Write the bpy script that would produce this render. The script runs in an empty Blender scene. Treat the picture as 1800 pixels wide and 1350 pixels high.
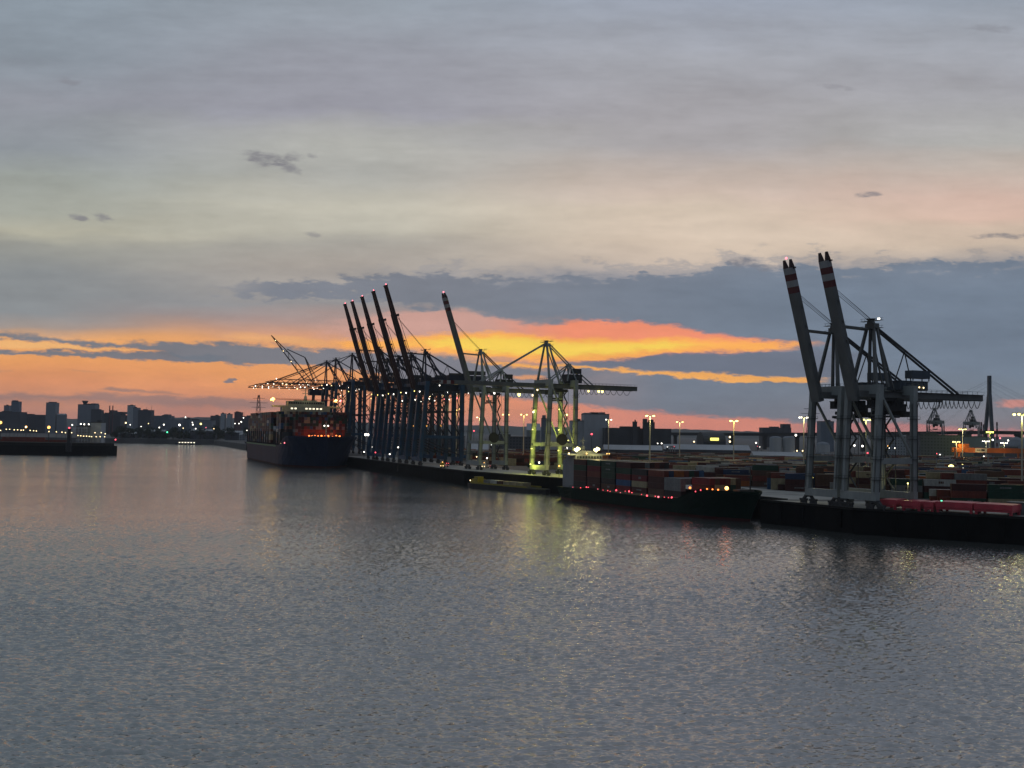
import bpy, math, random
import numpy as np
from mathutils import Vector, Matrix
random.seed(7)
rnd = random.Random(11)
S = bpy.context.scene
C = S.collection
R = math.radians

# ---------------------------------------------------------------- camera: a view from about 33 m above the river
H, F = 33.0, 1900.0          # eye height in metres, focal length in pixels of an 1800 px wide frame
QZ = 8.5                     # height of the quay above the water
PITCH, ROLL = math.atan(84/F), R(.9)
_f = Vector((0, math.cos(PITCH), math.sin(PITCH)))
_r0, _u0 = Vector((1, 0, 0)), Vector((0, -math.sin(PITCH), math.cos(PITCH)))
_r = _r0*math.cos(ROLL) + _u0*math.sin(ROLL)
_u = _u0*math.cos(ROLL) - _r0*math.sin(ROLL)
cam = bpy.data.cameras.new('camera')
cam.lens, cam.sensor_width, cam.clip_start, cam.clip_end = 36*F/1800, 36, 1, 40000
co = bpy.data.objects.new('camera', cam)
C.objects.link(co)
co.matrix_world = Matrix(((_r.x, _u.x, -_f.x, 0), (_r.y, _u.y, -_f.y, 0), (_r.z, _u.z, -_f.z, H), (0, 0, 0, 1)))
S.camera = co

def ray(px, py):
    return _f*F + _r*(px - 900) + _u*(675 - py)
def at(px, py, Y):
    """the point at depth Y that was measured at (px, py) of the photograph"""
    d = ray(px, py)
    return Vector((0, 0, H)) + d*(Y/d.y)
def flat(px, py, z=0.0):
    """the same on the level z"""
    d = ray(px, py)
    return Vector((0, 0, H)) + d*((z - H)/d.z)
def uv(px, py):
    d = ray(px, py)
    return F*d.x/d.y, F*d.z/d.y

# ---------------------------------------------------------------- meshes
class MB:
    def __init__(s):
        s.v, s.f, s.mi = [], [], []
        s.m = 0
    def poly(s, pts, faces):
        b = len(s.v)
        s.v += [tuple(p) for p in pts]
        for f in faces:
            s.f.append(tuple(b + i for i in f)); s.mi.append(s.m)
        return s
    def box(s, c, d, rz=0.0, taper=1.0):
        x, y, z = d[0]/2, d[1]/2, d[2]/2
        ca, sa = math.cos(rz), math.sin(rz)
        P = []
        for k in (-1, 1):
            t = taper if k > 0 else 1
            for a, b in ((-1, -1), (1, -1), (1, 1), (-1, 1)):
                X, Y = a*x*t, b*y*t
                P.append((c[0] + X*ca - Y*sa, c[1] + X*sa + Y*ca, c[2] + k*z))
        return s.poly(P, ((3, 2, 1, 0), (4, 5, 6, 7), (0, 1, 5, 4), (1, 2, 6, 5), (2, 3, 7, 6), (3, 0, 4, 7)))
    def bar(s, p, q, w, h=None, up=(0, 0, 1), w2=None, h2=None):
        """a rectangular bar from p to q, w wide and h high, tapering to w2 x h2"""
        h = h or w
        w2, h2 = w2 or w, h2 or h
        p, q = Vector(p), Vector(q)
        d = (q - p).normalized()
        up = Vector(up)
        if abs(d.dot(up)) > .99:
            up = Vector((1, 0, 0))
        a = d.cross(up).normalized()
        b = a.cross(d).normalized()
        P = []
        for o, ww, hh in ((p, w, h), (q, w2, h2)):
            for i, j in ((-1, -1), (1, -1), (1, 1), (-1, 1)):
                P.append(o + a*(i*ww/2) + b*(j*hh/2))
        return s.poly(P, ((3, 2, 1, 0), (4, 5, 6, 7), (0, 1, 5, 4), (1, 2, 6, 5), (2, 3, 7, 6), (3, 0, 4, 7)))
    def tube(s, pts, r, n=6, r2=None):
        pts = [Vector(p) for p in pts]
        rings = []
        for i, p in enumerate(pts):
            d = (pts[min(i + 1, len(pts) - 1)] - pts[max(i - 1, 0)]).normalized()
            up = Vector((0, 0, 1)) if abs(d.z) < .95 else Vector((1, 0, 0))
            a = d.cross(up).normalized(); b = a.cross(d)
            rr = r if r2 is None else r + (r2 - r)*i/max(1, len(pts) - 1)
            rings.append([p + a*(rr*math.cos(2*math.pi*k/n)) + b*(rr*math.sin(2*math.pi*k/n)) for k in range(n)])
        P = [q for g in rings for q in g]
        Fc = [tuple(range(n))[::-1], tuple(len(P) - n + k for k in range(n))]
        for i in range(len(rings) - 1):
            for k in range(n):
                Fc.append((i*n + k, i*n + (k + 1) % n, (i + 1)*n + (k + 1) % n, (i + 1)*n + k))
        return s.poly(P, Fc)
    def lathe(s, c, prof, n=14):
        """rings of (radius, z) about the vertical through c"""
        P = [(c[0] + r*math.cos(2*math.pi*k/n), c[1] + r*math.sin(2*math.pi*k/n), c[2] + z) for r, z in prof for k in range(n)]
        Fc = [tuple(range(n))[::-1], tuple(len(P) - n + k for k in range(n))]
        for i in range(len(prof) - 1):
            for k in range(n):
                Fc.append((i*n + k, i*n + (k + 1) % n, (i + 1)*n + (k + 1) % n, (i + 1)*n + k))
        return s.poly(P, Fc)
    def ball(s, c, r, n=8, m=5):
        return s.lathe(c, [(r*math.sin(math.pi*(.06 + .88*i/m)), -r*math.cos(math.pi*(.06 + .88*i/m))) for i in range(m + 1)], n)
    def prism(s, pts, z0, z1):
        n = len(pts)
        P = [(x, y, z0) for x, y in pts] + [(x, y, z1) for x, y in pts]
        return s.poly(P, [tuple(range(n))[::-1], tuple(range(n, 2*n))] + [(i, (i + 1) % n, n + (i + 1) % n, n + i) for i in range(n)])
    def loft(s, rings, close=True, caps=True):
        n = len(rings[0])
        P = [p for g in rings for p in g]
        Fc = []
        for i in range(len(rings) - 1):
            for k in range(n if close else n - 1):
                Fc.append((i*n + k, i*n + (k + 1) % n, (i + 1)*n + (k + 1) % n, (i + 1)*n + k))
        if caps:
            Fc += [tuple(range(n))[::-1], tuple(len(P) - n + k for k in range(n))]
        return s.poly(P, Fc)
    def data(s, name, mats):
        me = bpy.data.meshes.new(name)
        me.from_pydata(s.v, [], s.f)
        for m in (mats if isinstance(mats, (list, tuple)) else [mats]):
            me.materials.append(m)
        if any(s.mi):
            me.polygons.foreach_set('material_index', s.mi)
        me.validate(); me.update()
        return me
    def build(s, name, mats, parent=None, loc=None, rz=0.0, **tags):
        o = bpy.data.objects.new(name, s.data(name, mats))
        C.objects.link(o)
        if parent is not None:
            o.parent = parent
        if loc is not None:
            o.location = loc
        if rz:
            o.rotation_euler.z = rz
        for k, v in tags.items():
            o[k] = v
        return o

def thing(name, label, cat, loc=(0, 0, 0), rz=0.0, group=None):
    o = bpy.data.objects.new(name, None)
    o.empty_display_size = .5
    C.objects.link(o)
    o.location = loc; o.rotation_euler = (0, 0, rz)
    o['label'] = label; o['category'] = cat
    if group:
        o['group'] = group
    return o
def kids(o):
    return [c for c in ALLKIDS.get(o.name, [])]
ALLKIDS = {}
def index_kids():
    ALLKIDS.clear()
    for o in bpy.data.objects:
        if o.parent is not None:
            ALLKIDS.setdefault(o.parent.name, []).append(o)
def dup(o, loc=None, rz=None, label=None, group=None, parent=None):
    """a copy of a thing with copies of its parts and their sub-parts"""
    c = o.copy()
    C.objects.link(c)
    if parent is not None:
        c.parent = parent
    for k in kids(o):
        dup(k, parent=c)
    if loc is not None:
        c.location = loc
    if rz is not None:
        c.rotation_euler.z = rz
    if label:
        c['label'] = label
    if group:
        c['group'] = group
    return c

# ---------------------------------------------------------------- materials
def lin(r, g, b):
    return tuple(((c/255)/12.92 if c <= 10 else ((c/255 + .055)/1.055)**2.4) for c in (r, g, b)) + (1,)
MATS = {}
def paint(name, col, rough=.5, var=.25, scale=.35, metal=0.0, spec=.3, stretch=(1, 1, .35)):
    """painted or weathered surface: base colour broken by stains and runs"""
    if name in MATS:
        return MATS[name]
    m = bpy.data.materials.new(name); m.use_nodes = True
    nt = m.node_tree; b = nt.nodes['Principled BSDF']
    tc = nt.nodes.new('ShaderNodeTexCoord')
    mp = nt.nodes.new('ShaderNodeMapping'); mp.inputs['Scale'].default_value = stretch
    nz = nt.nodes.new('ShaderNodeTexNoise'); nz.inputs['Scale'].default_value = scale; nz.inputs['Detail'].default_value = 5; nz.inputs['Roughness'].default_value = .65
    rp = nt.nodes.new('ShaderNodeValToRGB')
    c = Vector(col[:3])
    rp.color_ramp.elements[0].position, rp.color_ramp.elements[1].position = .3, .72
    rp.color_ramp.elements[0].color = (*(c*(1 - var)), 1)
    rp.color_ramp.elements[1].color = (*(c*(1 + var*.6)), 1)
    nt.links.new(tc.outputs['Object'], mp.inputs[0]); nt.links.new(mp.outputs[0], nz.inputs['Vector'])
    nt.links.new(nz.outputs['Fac'], rp.inputs['Fac']); nt.links.new(rp.outputs['Color'], b.inputs['Base Color'])
    b.inputs['Roughness'].default_value = rough; b.inputs['Metallic'].default_value = metal
    b.inputs['Specular IOR Level'].default_value = spec
    MATS[name] = m
    return m
def glow(name, col, power):
    if name in MATS:
        return MATS[name]
    m = bpy.data.materials.new(name); m.use_nodes = True
    b = m.node_tree.nodes['Principled BSDF']
    b.inputs['Base Color'].default_value = (.8, .8, .8, 1)
    b.inputs['Emission Color'].default_value = (*col, 1); b.inputs['Emission Strength'].default_value = power
    m.cycles.emission_sampling = 'NONE'
    MATS[name] = m
    return m
LIGHTS = 0
def lamp(parent, loc, col, power, r=.6, spot=None, aim=(0, 0, -1)):
    """a light source for a lamp"""
    global LIGHTS
    LIGHTS += 1
    l = bpy.data.lights.new('lamp_light', 'SPOT' if spot else 'POINT')
    l.color = col; l.energy = power*(.45 if not spot else 1); l.shadow_soft_size = r
    if spot:
        l.spot_size = R(spot); l.spot_blend = .6
    o = bpy.data.objects.new('lamp_light', l)
    C.objects.link(o); o.location = loc
    if spot:
        o.rotation_euler = Vector(aim).to_track_quat('-Z', 'Y').to_euler()
    if parent is not None:
        o.parent = parent
    return o
# ---------------------------------------------------------------- sky: dusk, cloud banks and a sunset gap low in the west
w = bpy.data.worlds.new('World'); S.world = w; w.use_nodes = True
nt = w.node_tree; N = nt.nodes; Lk = nt.links
N.clear()
def nd(t, **k):
    n = N.new(t)
    for a, b in k.items():
        setattr(n, a, b)
    return n
def mth(op, a, b=None, c=None):
    n = nd('ShaderNodeMath', operation=op)
    for i, x in enumerate((a, b, c)):
        if x is None:
            continue
        if isinstance(x, (int, float)):
            n.inputs[i].default_value = x
        else:
            Lk.new(x, n.inputs[i])
    return n.outputs[0]
def mix(f, a, b):
    n = nd('ShaderNodeMix', data_type='RGBA')
    for s, x in ((n.inputs['Factor'], f), (n.inputs['A'], a), (n.inputs['B'], b)):
        if isinstance(x, (int, float)):
            s.default_value = x
        elif isinstance(x, tuple):
            s.default_value = x
        else:
            Lk.new(x, s)
    return n.outputs['Result']
def smooth(x, a, b):
    n = nd('ShaderNodeMapRange', interpolation_type='SMOOTHSTEP')
    Lk.new(x, n.inputs['Value'])
    n.inputs['From Min'].default_value = a; n.inputs['From Max'].default_value = b
    return n.outputs['Result']
tc = nd('ShaderNodeTexCoord')
sp = nd('ShaderNodeSeparateXYZ'); Lk.new(tc.outputs['Generated'], sp.inputs[0])
X, Y, Z = sp.outputs
ay = mth('MAXIMUM', mth('ABSOLUTE', Y), .25)
U = mth('MULTIPLY', mth('DIVIDE', X, ay), F)         # azimuth, in the units of the horizon measured on the photograph
V = mth('MULTIPLY', mth('DIVIDE', Z, ay), F)         # height above the horizon
def noise(su, sv, detail=4, rough=.55, off=0.0):
    c = nd('ShaderNodeCombineXYZ')
    Lk.new(mth('MULTIPLY', U, su), c.inputs[0]); Lk.new(mth('MULTIPLY_ADD', V, sv, off*7), c.inputs[1])
    n = nd('ShaderNodeTexNoise', noise_dimensions='2D'); n.inputs['Scale'].default_value = 1; n.inputs['Detail'].default_value = detail; n.inputs['Roughness'].default_value = rough
    Lk.new(c.outputs[0], n.inputs['Vector'])
    return mth('SUBTRACT', n.outputs['Fac'], .5)
nA = noise(1/70, 1/20, 4, .6, 1.3)
nB = noise(1/250, 1/46, 3, .55, 5.1)
nC = noise(1/420, 1/120, 2, .55, 8.8)
nD = noise(1/26, 1/9, 4, .62, 3.7)
V0 = mth('ADD', V, mth('ADD', mth('MULTIPLY', nB, 26), mth('MULTIPLY', nC, 50)))
def ramp(stops, v):
    """a column of sky colours: (photo y, colour) at photo x"""
    x = stops[0]
    r = nd('ShaderNodeValToRGB')
    es = r.color_ramp.elements
    st = sorted((min(1, max(0, uv(x, y)[1]/900)), lin(*c)) for y, c in stops[1])
    while len(es) < len(st):
        es.new(.5)
    for e, (p, c) in zip(es, st):
        e.position = p
    for e, (p, c) in zip(es, st):
        e.color = c
    Lk.new(mth('DIVIDE', v, 900), r.inputs['Fac'])
    return r.outputs['Color']
cols = [
 (20, [(-130, (136, 149, 162)), (0, (142, 153, 164)), (100, (139, 148, 158)), (170, (146, 149, 158)), (260, (146, 152, 158)), (310, (158, 163, 158)), (370, (166, 168, 158)), (405, (180, 177, 160)), (428, (153, 153, 146)), (480, (141, 145, 147)), (545, (141, 145, 148)), (572, (166, 151, 142)), (602, (246, 178, 112)), (640, (244, 166, 101)), (680, (236, 157, 110)), (712, (212, 146, 118)), (745, (198, 138, 126))]),
 (600, [(-130, (145, 154, 166)), (0, (151, 159, 169)), (100, (153, 155, 165)), (195, (157, 157, 167)), (222, (171, 171, 170)), (262, (182, 182, 177)), (310, (175, 175, 170)), (360, (196, 192, 178)), (405, (187, 183, 170)), (430, (172, 168, 160)), (470, (174, 166, 158)), (530, (152, 149, 150)), (560, (178, 150, 142)), (585, (214, 158, 128)), (620, (238, 168, 112)), (665, (246, 166, 104)), (720, (226, 148, 118)), (752, (205, 142, 128))]),
 (1200, [(-130, (150, 158, 174)), (0, (157, 164, 178)), (100, (165, 167, 175)), (180, (164, 162, 167)), (255, (170, 166, 168)), (300, (191, 179, 172)), (340, (208, 190, 177)), (370, (216, 199, 181)), (420, (211, 193, 175)), (455, (204, 187, 172)), (490, (152, 150, 156)), (520, (121, 130, 144)), (620, (116, 127, 143)), (700, (121, 129, 143)), (745, (126, 130, 143)), (765, (170, 136, 132))]),
 (1800, [(-130, (146, 155, 170)), (0, (152, 160, 172)), (60, (164, 169, 179)), (150, (164, 164, 170)), (250, (178, 177, 174)), (300, (196, 182, 172)), (345, (213, 184, 170)), (385, (215, 185, 169)), (405, (212, 190, 172)), (440, (209, 190, 172)), (480, (150, 150, 155)), (510, (116, 129, 144)), (600, (111, 126, 145)), (690, (123, 133, 146)), (735, (138, 136, 145)), (768, (150, 130, 135))]),
]
base = ramp(cols[0], V0)
for (xa, _), col in zip(cols, cols[1:]):
    ua, ub = uv(xa, 600)[0], uv(col[0], 600)[0]
    base = mix(smooth(U, ua, ub), base, ramp(col, V0))
UM, VM = 1300.0, 450.0
def curve(pts):
    n = nd('ShaderNodeFloatCurve')
    c = n.mapping.curves[0]
    q = sorted(uv(*p) for p in pts)
    q = [((u + UM)/(2*UM), v/VM) for u, v in q]
    q = [(max(0, min(1, a)), max(0, min(1, b))) for a, b in q]
    c.points[0].location = q[0]; c.points[1].location = q[-1]
    for p in q[1:-1]:
        c.points.new(*p)
    n.mapping.extend = 'HORIZONTAL'
    n.mapping.update()
    Lk.new(mth('DIVIDE', mth('ADD', U, UM), 2*UM), n.inputs['Value'])
    return mth('MULTIPLY', n.outputs[0], VM)
def layer(base, top, bot, col, st=5, sb=5, wob=8, fine=4, strength=1.0, ends=None, col2=None, xs=None):
    """one sheet of cloud or light between two edge lines"""
    v = mth('ADD', V, mth('ADD', mth('MULTIPLY', nA, wob*2.6), mth('MULTIPLY', nD, fine*2.8)))
    a = smooth(mth('SUBTRACT', curve(top), v), -st*.8, st*1.5)
    b = smooth(mth('SUBTRACT', v, curve(bot)), -sb*.8, sb*1.5)
    m = mth('MULTIPLY', mth('MULTIPLY', a, b), strength)
    if ends:
        e0, e1, s = ends
        uu = mth('ADD', U, mth('MULTIPLY', nA, 120))
        m = mth('MULTIPLY', m, mth('MULTIPLY', smooth(uu, uv(e0, 600)[0] - s, uv(e0, 600)[0] + s), mth('SUBTRACT', 1.0, smooth(uu, uv(e1, 600)[0] - s, uv(e1, 600)[0] + s))))
    c = lin(*col)
    if col2:
        c = mix(smooth(U, uv(xs[0], 600)[0], uv(xs[1], 600)[0]), lin(*col), lin(*col2))
    return mix(m, base, c)
sky = base
# mauve and grey sheets low on the left
sky = layer(sky, [(-300, 688), (60, 690), (150, 692), (165, 689), (250, 692), (370, 698), (480, 706), (640, 716)], [(-300, 706), (150, 708), (250, 712), (330, 716), (420, 720), (640, 730)], (160, 129, 124), 4, 6, 7, 3, .8, (-400, 560, 60))
sky = layer(sky, [(165, 682), (200, 681), (230, 684), (330, 692)], [(165, 685), (200, 687), (230, 689), (330, 695)], (150, 124, 120), 2, 2, 4, 2, .8, (178, 330, 14))
sky = layer(sky, [(0, 650), (20, 650), (60, 652)], [(0, 654), (20, 655), (60, 656)], (196, 146, 118), 2, 2, 3, 2, .6, (-40, 15, 8))
sky = layer(sky, [(100, 649), (140, 650), (200, 653)], [(100, 652), (140, 654), (200, 656)], (205, 150, 115), 2, 2, 3, 2, .6, (115, 170, 14))
sky = layer(sky, [(385, 671), (400, 666.5), (407, 663.5), (415, 667), (426, 672)], [(385, 673), (400, 674.5), (426, 674)], (128, 124, 132), 1.3, 1.2, 4, 3, .95, (391, 422, 3))
# the long grey band through the middle
sky = layer(sky, [(-300, 584), (0, 586), (50, 588), (100, 591), (160, 597), (250, 600), (330, 601), (480, 607), (560, 613), (640, 617), (720, 620), (780, 626), (840, 634), (900, 642), (1000, 648)],
            [(-300, 594), (0, 597), (50, 599), (100, 604), (160, 610), (200, 611), (250, 614), (300, 626), (400, 641), (480, 643), (560, 645), (640, 656), (720, 674), (800, 690), (860, 697), (960, 706), (1060, 716), (1200, 730), (1320, 742)], (120, 126, 136), 4, 3, 9, 5, .96, (-500, 1060, 90), (124, 128, 140), (300, 900))
sky = layer(sky, [(-300, 608), (0, 612), (40, 616), (100, 614), (160, 616), (240, 618), (300, 620), (380, 622)], [(-300, 620), (0, 623), (100, 626), (180, 630), (300, 635), (400, 642)], (118, 124, 134), 2.5, 2, 8, 4, .95, (-500, 390, 30))
sky = layer(sky, [(-300, 596), (0, 598), (60, 601), (120, 606), (160, 610), (260, 614), (320, 616)], [(-300, 610), (0, 611), (60, 613), (160, 615), (260, 617), (320, 617)], (250, 190, 122), 2, 2, 6, 3, .9, (-500, 240, 40))
sky = layer(sky, [(380, 586), (420, 584), (470, 586), (540, 592), (600, 604)], [(380, 590), (420, 598), (470, 603), (540, 609), (600, 612)], (238, 176, 118), 6, 3, 8, 4, .85, (400, 555, 40))
# warm gap: pink above, yellow core, then thin slits
sky = layer(sky, [(560, 560), (640, 556), (720, 546), (800, 544), (860, 552), (960, 570), (1010, 563), (1060, 560), (1150, 568), (1230, 580), (1320, 595), (1420, 604)],
            [(560, 600), (640, 604), (720, 612), (860, 630), (960, 636), (1100, 634), (1180, 624), (1300, 620), (1420, 610)], (206, 160, 148), 5, 6, 7, 4, .95, (600, 1400, 60), (248, 148, 112), (830, 1010))
sky = layer(sky, [(540, 600), (600, 597), (660, 595), (720, 591), (800, 584), (860, 582), (950, 588), (1050, 593), (1200, 592), (1300, 598), (1400, 603), (1440, 605)],
            [(540, 606), (600, 611), (660, 613), (720, 614), (780, 622), (850, 628), (960, 635), (1050, 635), (1130, 629), (1180, 621), (1300, 618), (1400, 612), (1440, 609)], (255, 178, 92), 5, 4, 6, 4, 1, (580, 1412, 45))
sky = layer(sky, [(700, 600), (760, 595), (860, 591), (950, 597), (1050, 601), (1200, 600), (1280, 604)],
            [(700, 606), (760, 612), (860, 621), (960, 626), (1050, 624), (1130, 619), (1200, 612), (1280, 609)], (255, 216, 92), 5, 5, 6, 4, .95, (740, 1230, 70))
sky = layer(sky, [(980, 634), (1060, 634), (1130, 628), (1180, 621), (1300, 619), (1440, 612)], [(980, 642), (1080, 648), (1150, 652), (1220, 656), (1300, 660), (1440, 664)], (112, 119, 135), 3, 3, 6, 4, .92, (1000, 1500, 40))
sky = layer(sky, [(800, 634), (900, 637), (1000, 642), (1080, 647), (1150, 651), (1220, 655), (1300, 659), (1440, 664)], [(800, 638), (900, 644), (1000, 649), (1080, 654), (1150, 660), (1220, 666), (1300, 671), (1440, 674)], (252, 178, 92), 2.5, 2, 6, 4, .95, (840, 1436, 30))
sky = layer(sky, [(880, 659), (920, 659), (960, 662)], [(880, 666), (920, 669), (960, 669)], (240, 165, 112), 3, 2, 6, 3, .85, (900, 955, 18))
# salmon strip above the horizon
sky = layer(sky, [(420, 706), (560, 700), (700, 692), (800, 689), (860, 695), (960, 704), (1060, 715), (1110, 721), (1200, 727), (1300, 734), (1400, 742), (1440, 747)], [(420, 775), (900, 785), (1440, 790)], (246, 158, 114), 4, 2, 7, 4, .92, (520, 1425, 60), (242, 146, 120), (760, 1200))
sky = layer(sky, [(420, 738), (700, 722), (900, 735), (1100, 748), (1440, 766)], [(420, 790), (900, 795), (1440, 800)], (214, 142, 132), 14, 2, 6, 4, .75, (520, 1420, 60))
sky = layer(sky, [(1400, 752), (1480, 740), (1640, 746), (1720, 752), (1800, 756), (2200, 750)], [(1400, 790), (1800, 800), (2200, 800)], (226, 140, 134), 4, 2, 8, 5, .75, (1410, 2000, 30))
sky = layer(sky, [(1730, 706), (1780, 702), (2000, 700)], [(1730, 714), (1780, 716), (2000, 716)], (228, 150, 135), 3, 2, 6, 4, .8, (1756, 2100, 22))
# the big blue-grey bank
sky = layer(sky, [(330, 508), (400, 501), (480, 495), (560, 492), (640, 485), (760, 479), (860, 487), (1000, 484), (1150, 482), (1250, 470), (1300, 460), (1400, 467), (1520, 468), (1640, 460), (1700, 463), (1760, 457), (2300, 448)],
            [(330, 511), (400, 518), (500, 527), (600, 524), (680, 531), (760, 541), (850, 548), (920, 562), (1000, 566), (1060, 562), (1130, 566), (1230, 580), (1300, 592), (1400, 600), (1600, 640), (2300, 700)], (124, 129, 140), 5, 6, 18, 9, .94, (400, 3000, 90), (117, 130, 147), (700, 1500))
# torn shreds along the top of the bank
sky = layer(sky, [(600, 478), (760, 466), (900, 474), (1050, 470), (1200, 456), (1320, 446), (1500, 452), (1700, 452), (2300, 440)], [(600, 486), (760, 482), (900, 490), (1050, 488), (1200, 476), (1320, 470), (1500, 470), (1700, 466), (2300, 460)], (150, 150, 156), 8, 8, 34, 14, .55, (640, 3000, 120))
# little dark puffs
nF = noise(1/330, 1/11, 3, .6, 6.4)
nE = mth('ADD', mth('MULTIPLY', nA, 2.2), mth('MULTIPLY', nD, 3.2))
for (px, py, wd, ht, tilt, k) in ((467, 279, 40, 13, .12, .8), (503, 292, 26, 10, .3, .75), (517, 276, 18, 9, 0, .6), (137, 382, 17, 6, .2, .8), (180, 383, 20, 7, .25, .75), (549, 274, 10, 5, .2, .6), (1528, 342, 27, 5, -.06, .8), (1758, 415, 48, 5, -.04, .75), (1466, 153, 36, 5, .08, .35), (120, 143, 22, 6, .1, .4), (551, 413, 16, 6, .2, .5), (1740, 50, 40, 8, .05, .3), (1305, 462, 24, 9, 0, .8), (1352, 470, 26, 8, 0, .7)):
    u0, v0 = uv(px, py)
    du = mth('SUBTRACT', U, u0)
    dv = mth('SUBTRACT', mth('ADD', V, -v0), mth('MULTIPLY', du, -tilt))
    a, b = mth('MULTIPLY', du, 1/wd), mth('MULTIPLY', dv, 1/ht)
    d = mth('ADD', mth('MULTIPLY_ADD', a, a, nE), mth('MULTIPLY', b, b))
    sky = mix(mth('MULTIPLY', mth('SUBTRACT', 1.0, smooth(d, -.35, 1.45)), k*.95), sky, lin(128, 127, 134))
# soft streaks everywhere
st = mth('ADD', mth('MULTIPLY', nB, .26), mth('ADD', mth('MULTIPLY', nC, .18), mth('ADD', mth('MULTIPLY', nA, .15), mth('ADD', mth('MULTIPLY', nD, .05), mth('MULTIPLY', nF, .035)))))
vm = nd('ShaderNodeVectorMath', operation='SCALE'); Lk.new(sky, vm.inputs[0]); Lk.new(mth('ADD', 1.0, st), vm.inputs['Scale'])
# overhead and behind the viewer: clear dusk air above thin cloud
SUN_EL, SUN_AZ = R(-1.2), R(4)
ns = nd('ShaderNodeTexSky', sky_type='NISHITA', sun_disc=False, sun_elevation=SUN_EL, sun_rotation=SUN_AZ, air_density=1.3, dust_density=2.0, ozone_density=2.0)
back = nd('ShaderNodeVectorMath', operation='MULTIPLY_ADD')
Lk.new(ns.outputs[0], back.inputs[0]); back.inputs[1].default_value = (.10, .10, .10); back.inputs[2].default_value = (.095, .115, .15)
front = mth('MAXIMUM', smooth(Y, -.15, .3), mth('MULTIPLY', smooth(Z, .3, .8), .85))
fin = mix(front, back.outputs[0], vm.outputs[0])
# what lies below the horizon is dark land and water
fin = mix(smooth(Z, -.03, -.002), (.03, .034, .04, 1), fin)
bg = nd('ShaderNodeBackground'); Lk.new(fin, bg.inputs['Color']); bg.inputs['Strength'].default_value = 1
ow = nd('ShaderNodeOutputWorld'); Lk.new(bg.outputs[0], ow.inputs['Surface'])
w.cycles.sampling_method = 'MANUAL'; w.cycles.sample_map_resolution = 1024
sl = bpy.data.lights.new('sun', 'SUN'); sl.energy = .5; sl.angle = R(.5); sl.color = (1, .62, .34)
so = bpy.data.objects.new('sun', sl); C.objects.link(so)
so.rotation_euler = Vector((-math.sin(SUN_AZ)*math.cos(SUN_EL), -math.cos(SUN_AZ)*math.cos(SUN_EL), -math.sin(SUN_EL))).to_track_quat('-Z', 'Y').to_euler()
S.view_settings.view_transform = 'Standard'; S.view_settings.look = 'None'; S.view_settings.exposure = 0; S.view_settings.gamma = 1
S.render.engine = 'CYCLES'
S.cycles.use_denoising = True
S.cycles.max_bounces = 6; S.cycles.diffuse_bounces = 2; S.cycles.glossy_bounces = 3; S.cycles.volume_bounces = 0
S.cycles.sample_clamp_indirect = 2.5; S.cycles.sample_clamp_direct = 9
S.cycles.use_light_tree = True
# ---------------------------------------------------------------- the river
def water_mat():
    m = bpy.data.materials.new('river_water'); m.use_nodes = True
    nt = m.node_tree; b = nt.nodes['Principled BSDF']
    b.inputs['Base Color'].default_value = WCOL
    b.inputs['IOR'].default_value = 1.5
    tc = nt.nodes.new('ShaderNodeTexCoord')
    # ripples too small to model: slopes read from noise, so that they stay true at any distance
    def nzc(sx, sy, detail, rough, rot, off):
        mp = nt.nodes.new('ShaderNodeMapping'); mp.inputs['Scale'].default_value = (sx, sy, 1); mp.inputs['Rotation'].default_value = (0, 0, rot); mp.inputs['Location'].default_value = (off, off*.7, 0)
        n = nt.nodes.new('ShaderNodeTexNoise'); n.noise_dimensions = '2D'; n.inputs['Scale'].default_value = 1; n.inputs['Detail'].default_value = detail; n.inputs['Roughness'].default_value = rough
        nt.links.new(tc.outputs['Object'], mp.inputs[0]); nt.links.new(mp.outputs[0], n.inputs['Vector'])
        return n
    rip = nzc(1.0, 2.9, 3, .6, R(9), 0)
    patch = nzc(.006, .019, 3, .55, R(10), 7)
    pm = nt.nodes.new('ShaderNodeMapRange'); pm.inputs['From Min'].default_value = .35; pm.inputs['From Max'].default_value = .65; pm.inputs['To Min'].default_value = .72; pm.inputs['To Max'].default_value = 1.25
    nt.links.new(patch.outputs['Fac'], pm.inputs['Value'])
    def vm(op, a, c):
        n = nt.nodes.new('ShaderNodeVectorMath'); n.operation = op
        for i, x in enumerate((a, c)):
            if x is None: continue
            if isinstance(x, tuple): n.inputs[i].default_value = x
            else: nt.links.new(x, n.inputs[i])
        return n
    sl = vm('MULTIPLY', vm('SUBTRACT', rip.outputs['Color'], (.5, .5, .5)).outputs[0], (RIP*.6, RIP, 0))
    sc = nt.nodes.new('ShaderNodeVectorMath'); sc.operation = 'SCALE'
    nt.links.new(sl.outputs[0], sc.inputs[0]); nt.links.new(pm.outputs[0], sc.inputs['Scale'])
    ge = nt.nodes.new('ShaderNodeNewGeometry')
    nn = vm('NORMALIZE', vm('ADD', ge.outputs['Normal'], sc.outputs[0]).outputs[0], None)
    nt.links.new(nn.outputs[0], b.inputs['Normal'])
    gl = nt.nodes.new('ShaderNodeBsdfGlossy'); gl.inputs['Color'].default_value = GCOL; gl.inputs['Roughness'].default_value = WROUGH
    nt.links.new(nn.outputs[0], gl.inputs['Normal'])
    mx = nt.nodes.new('ShaderNodeMixShader'); mx.inputs[0].default_value = GMIX
    nt.links.new(b.outputs[0], mx.inputs[1]); nt.links.new(gl.outputs[0], mx.inputs[2])
    nt.links.new(mx.outputs[0], nt.nodes['Material Output'].inputs['Surface'])
    b.inputs['Roughness'].default_value = WROUGH
    return m
RIP, WROUGH, WCOL, GCOL, GMIX = 1.2, .11, (.062, .067, .064, 1), (.98, .965, .935, 1), .28
MW = water_mat()
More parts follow.
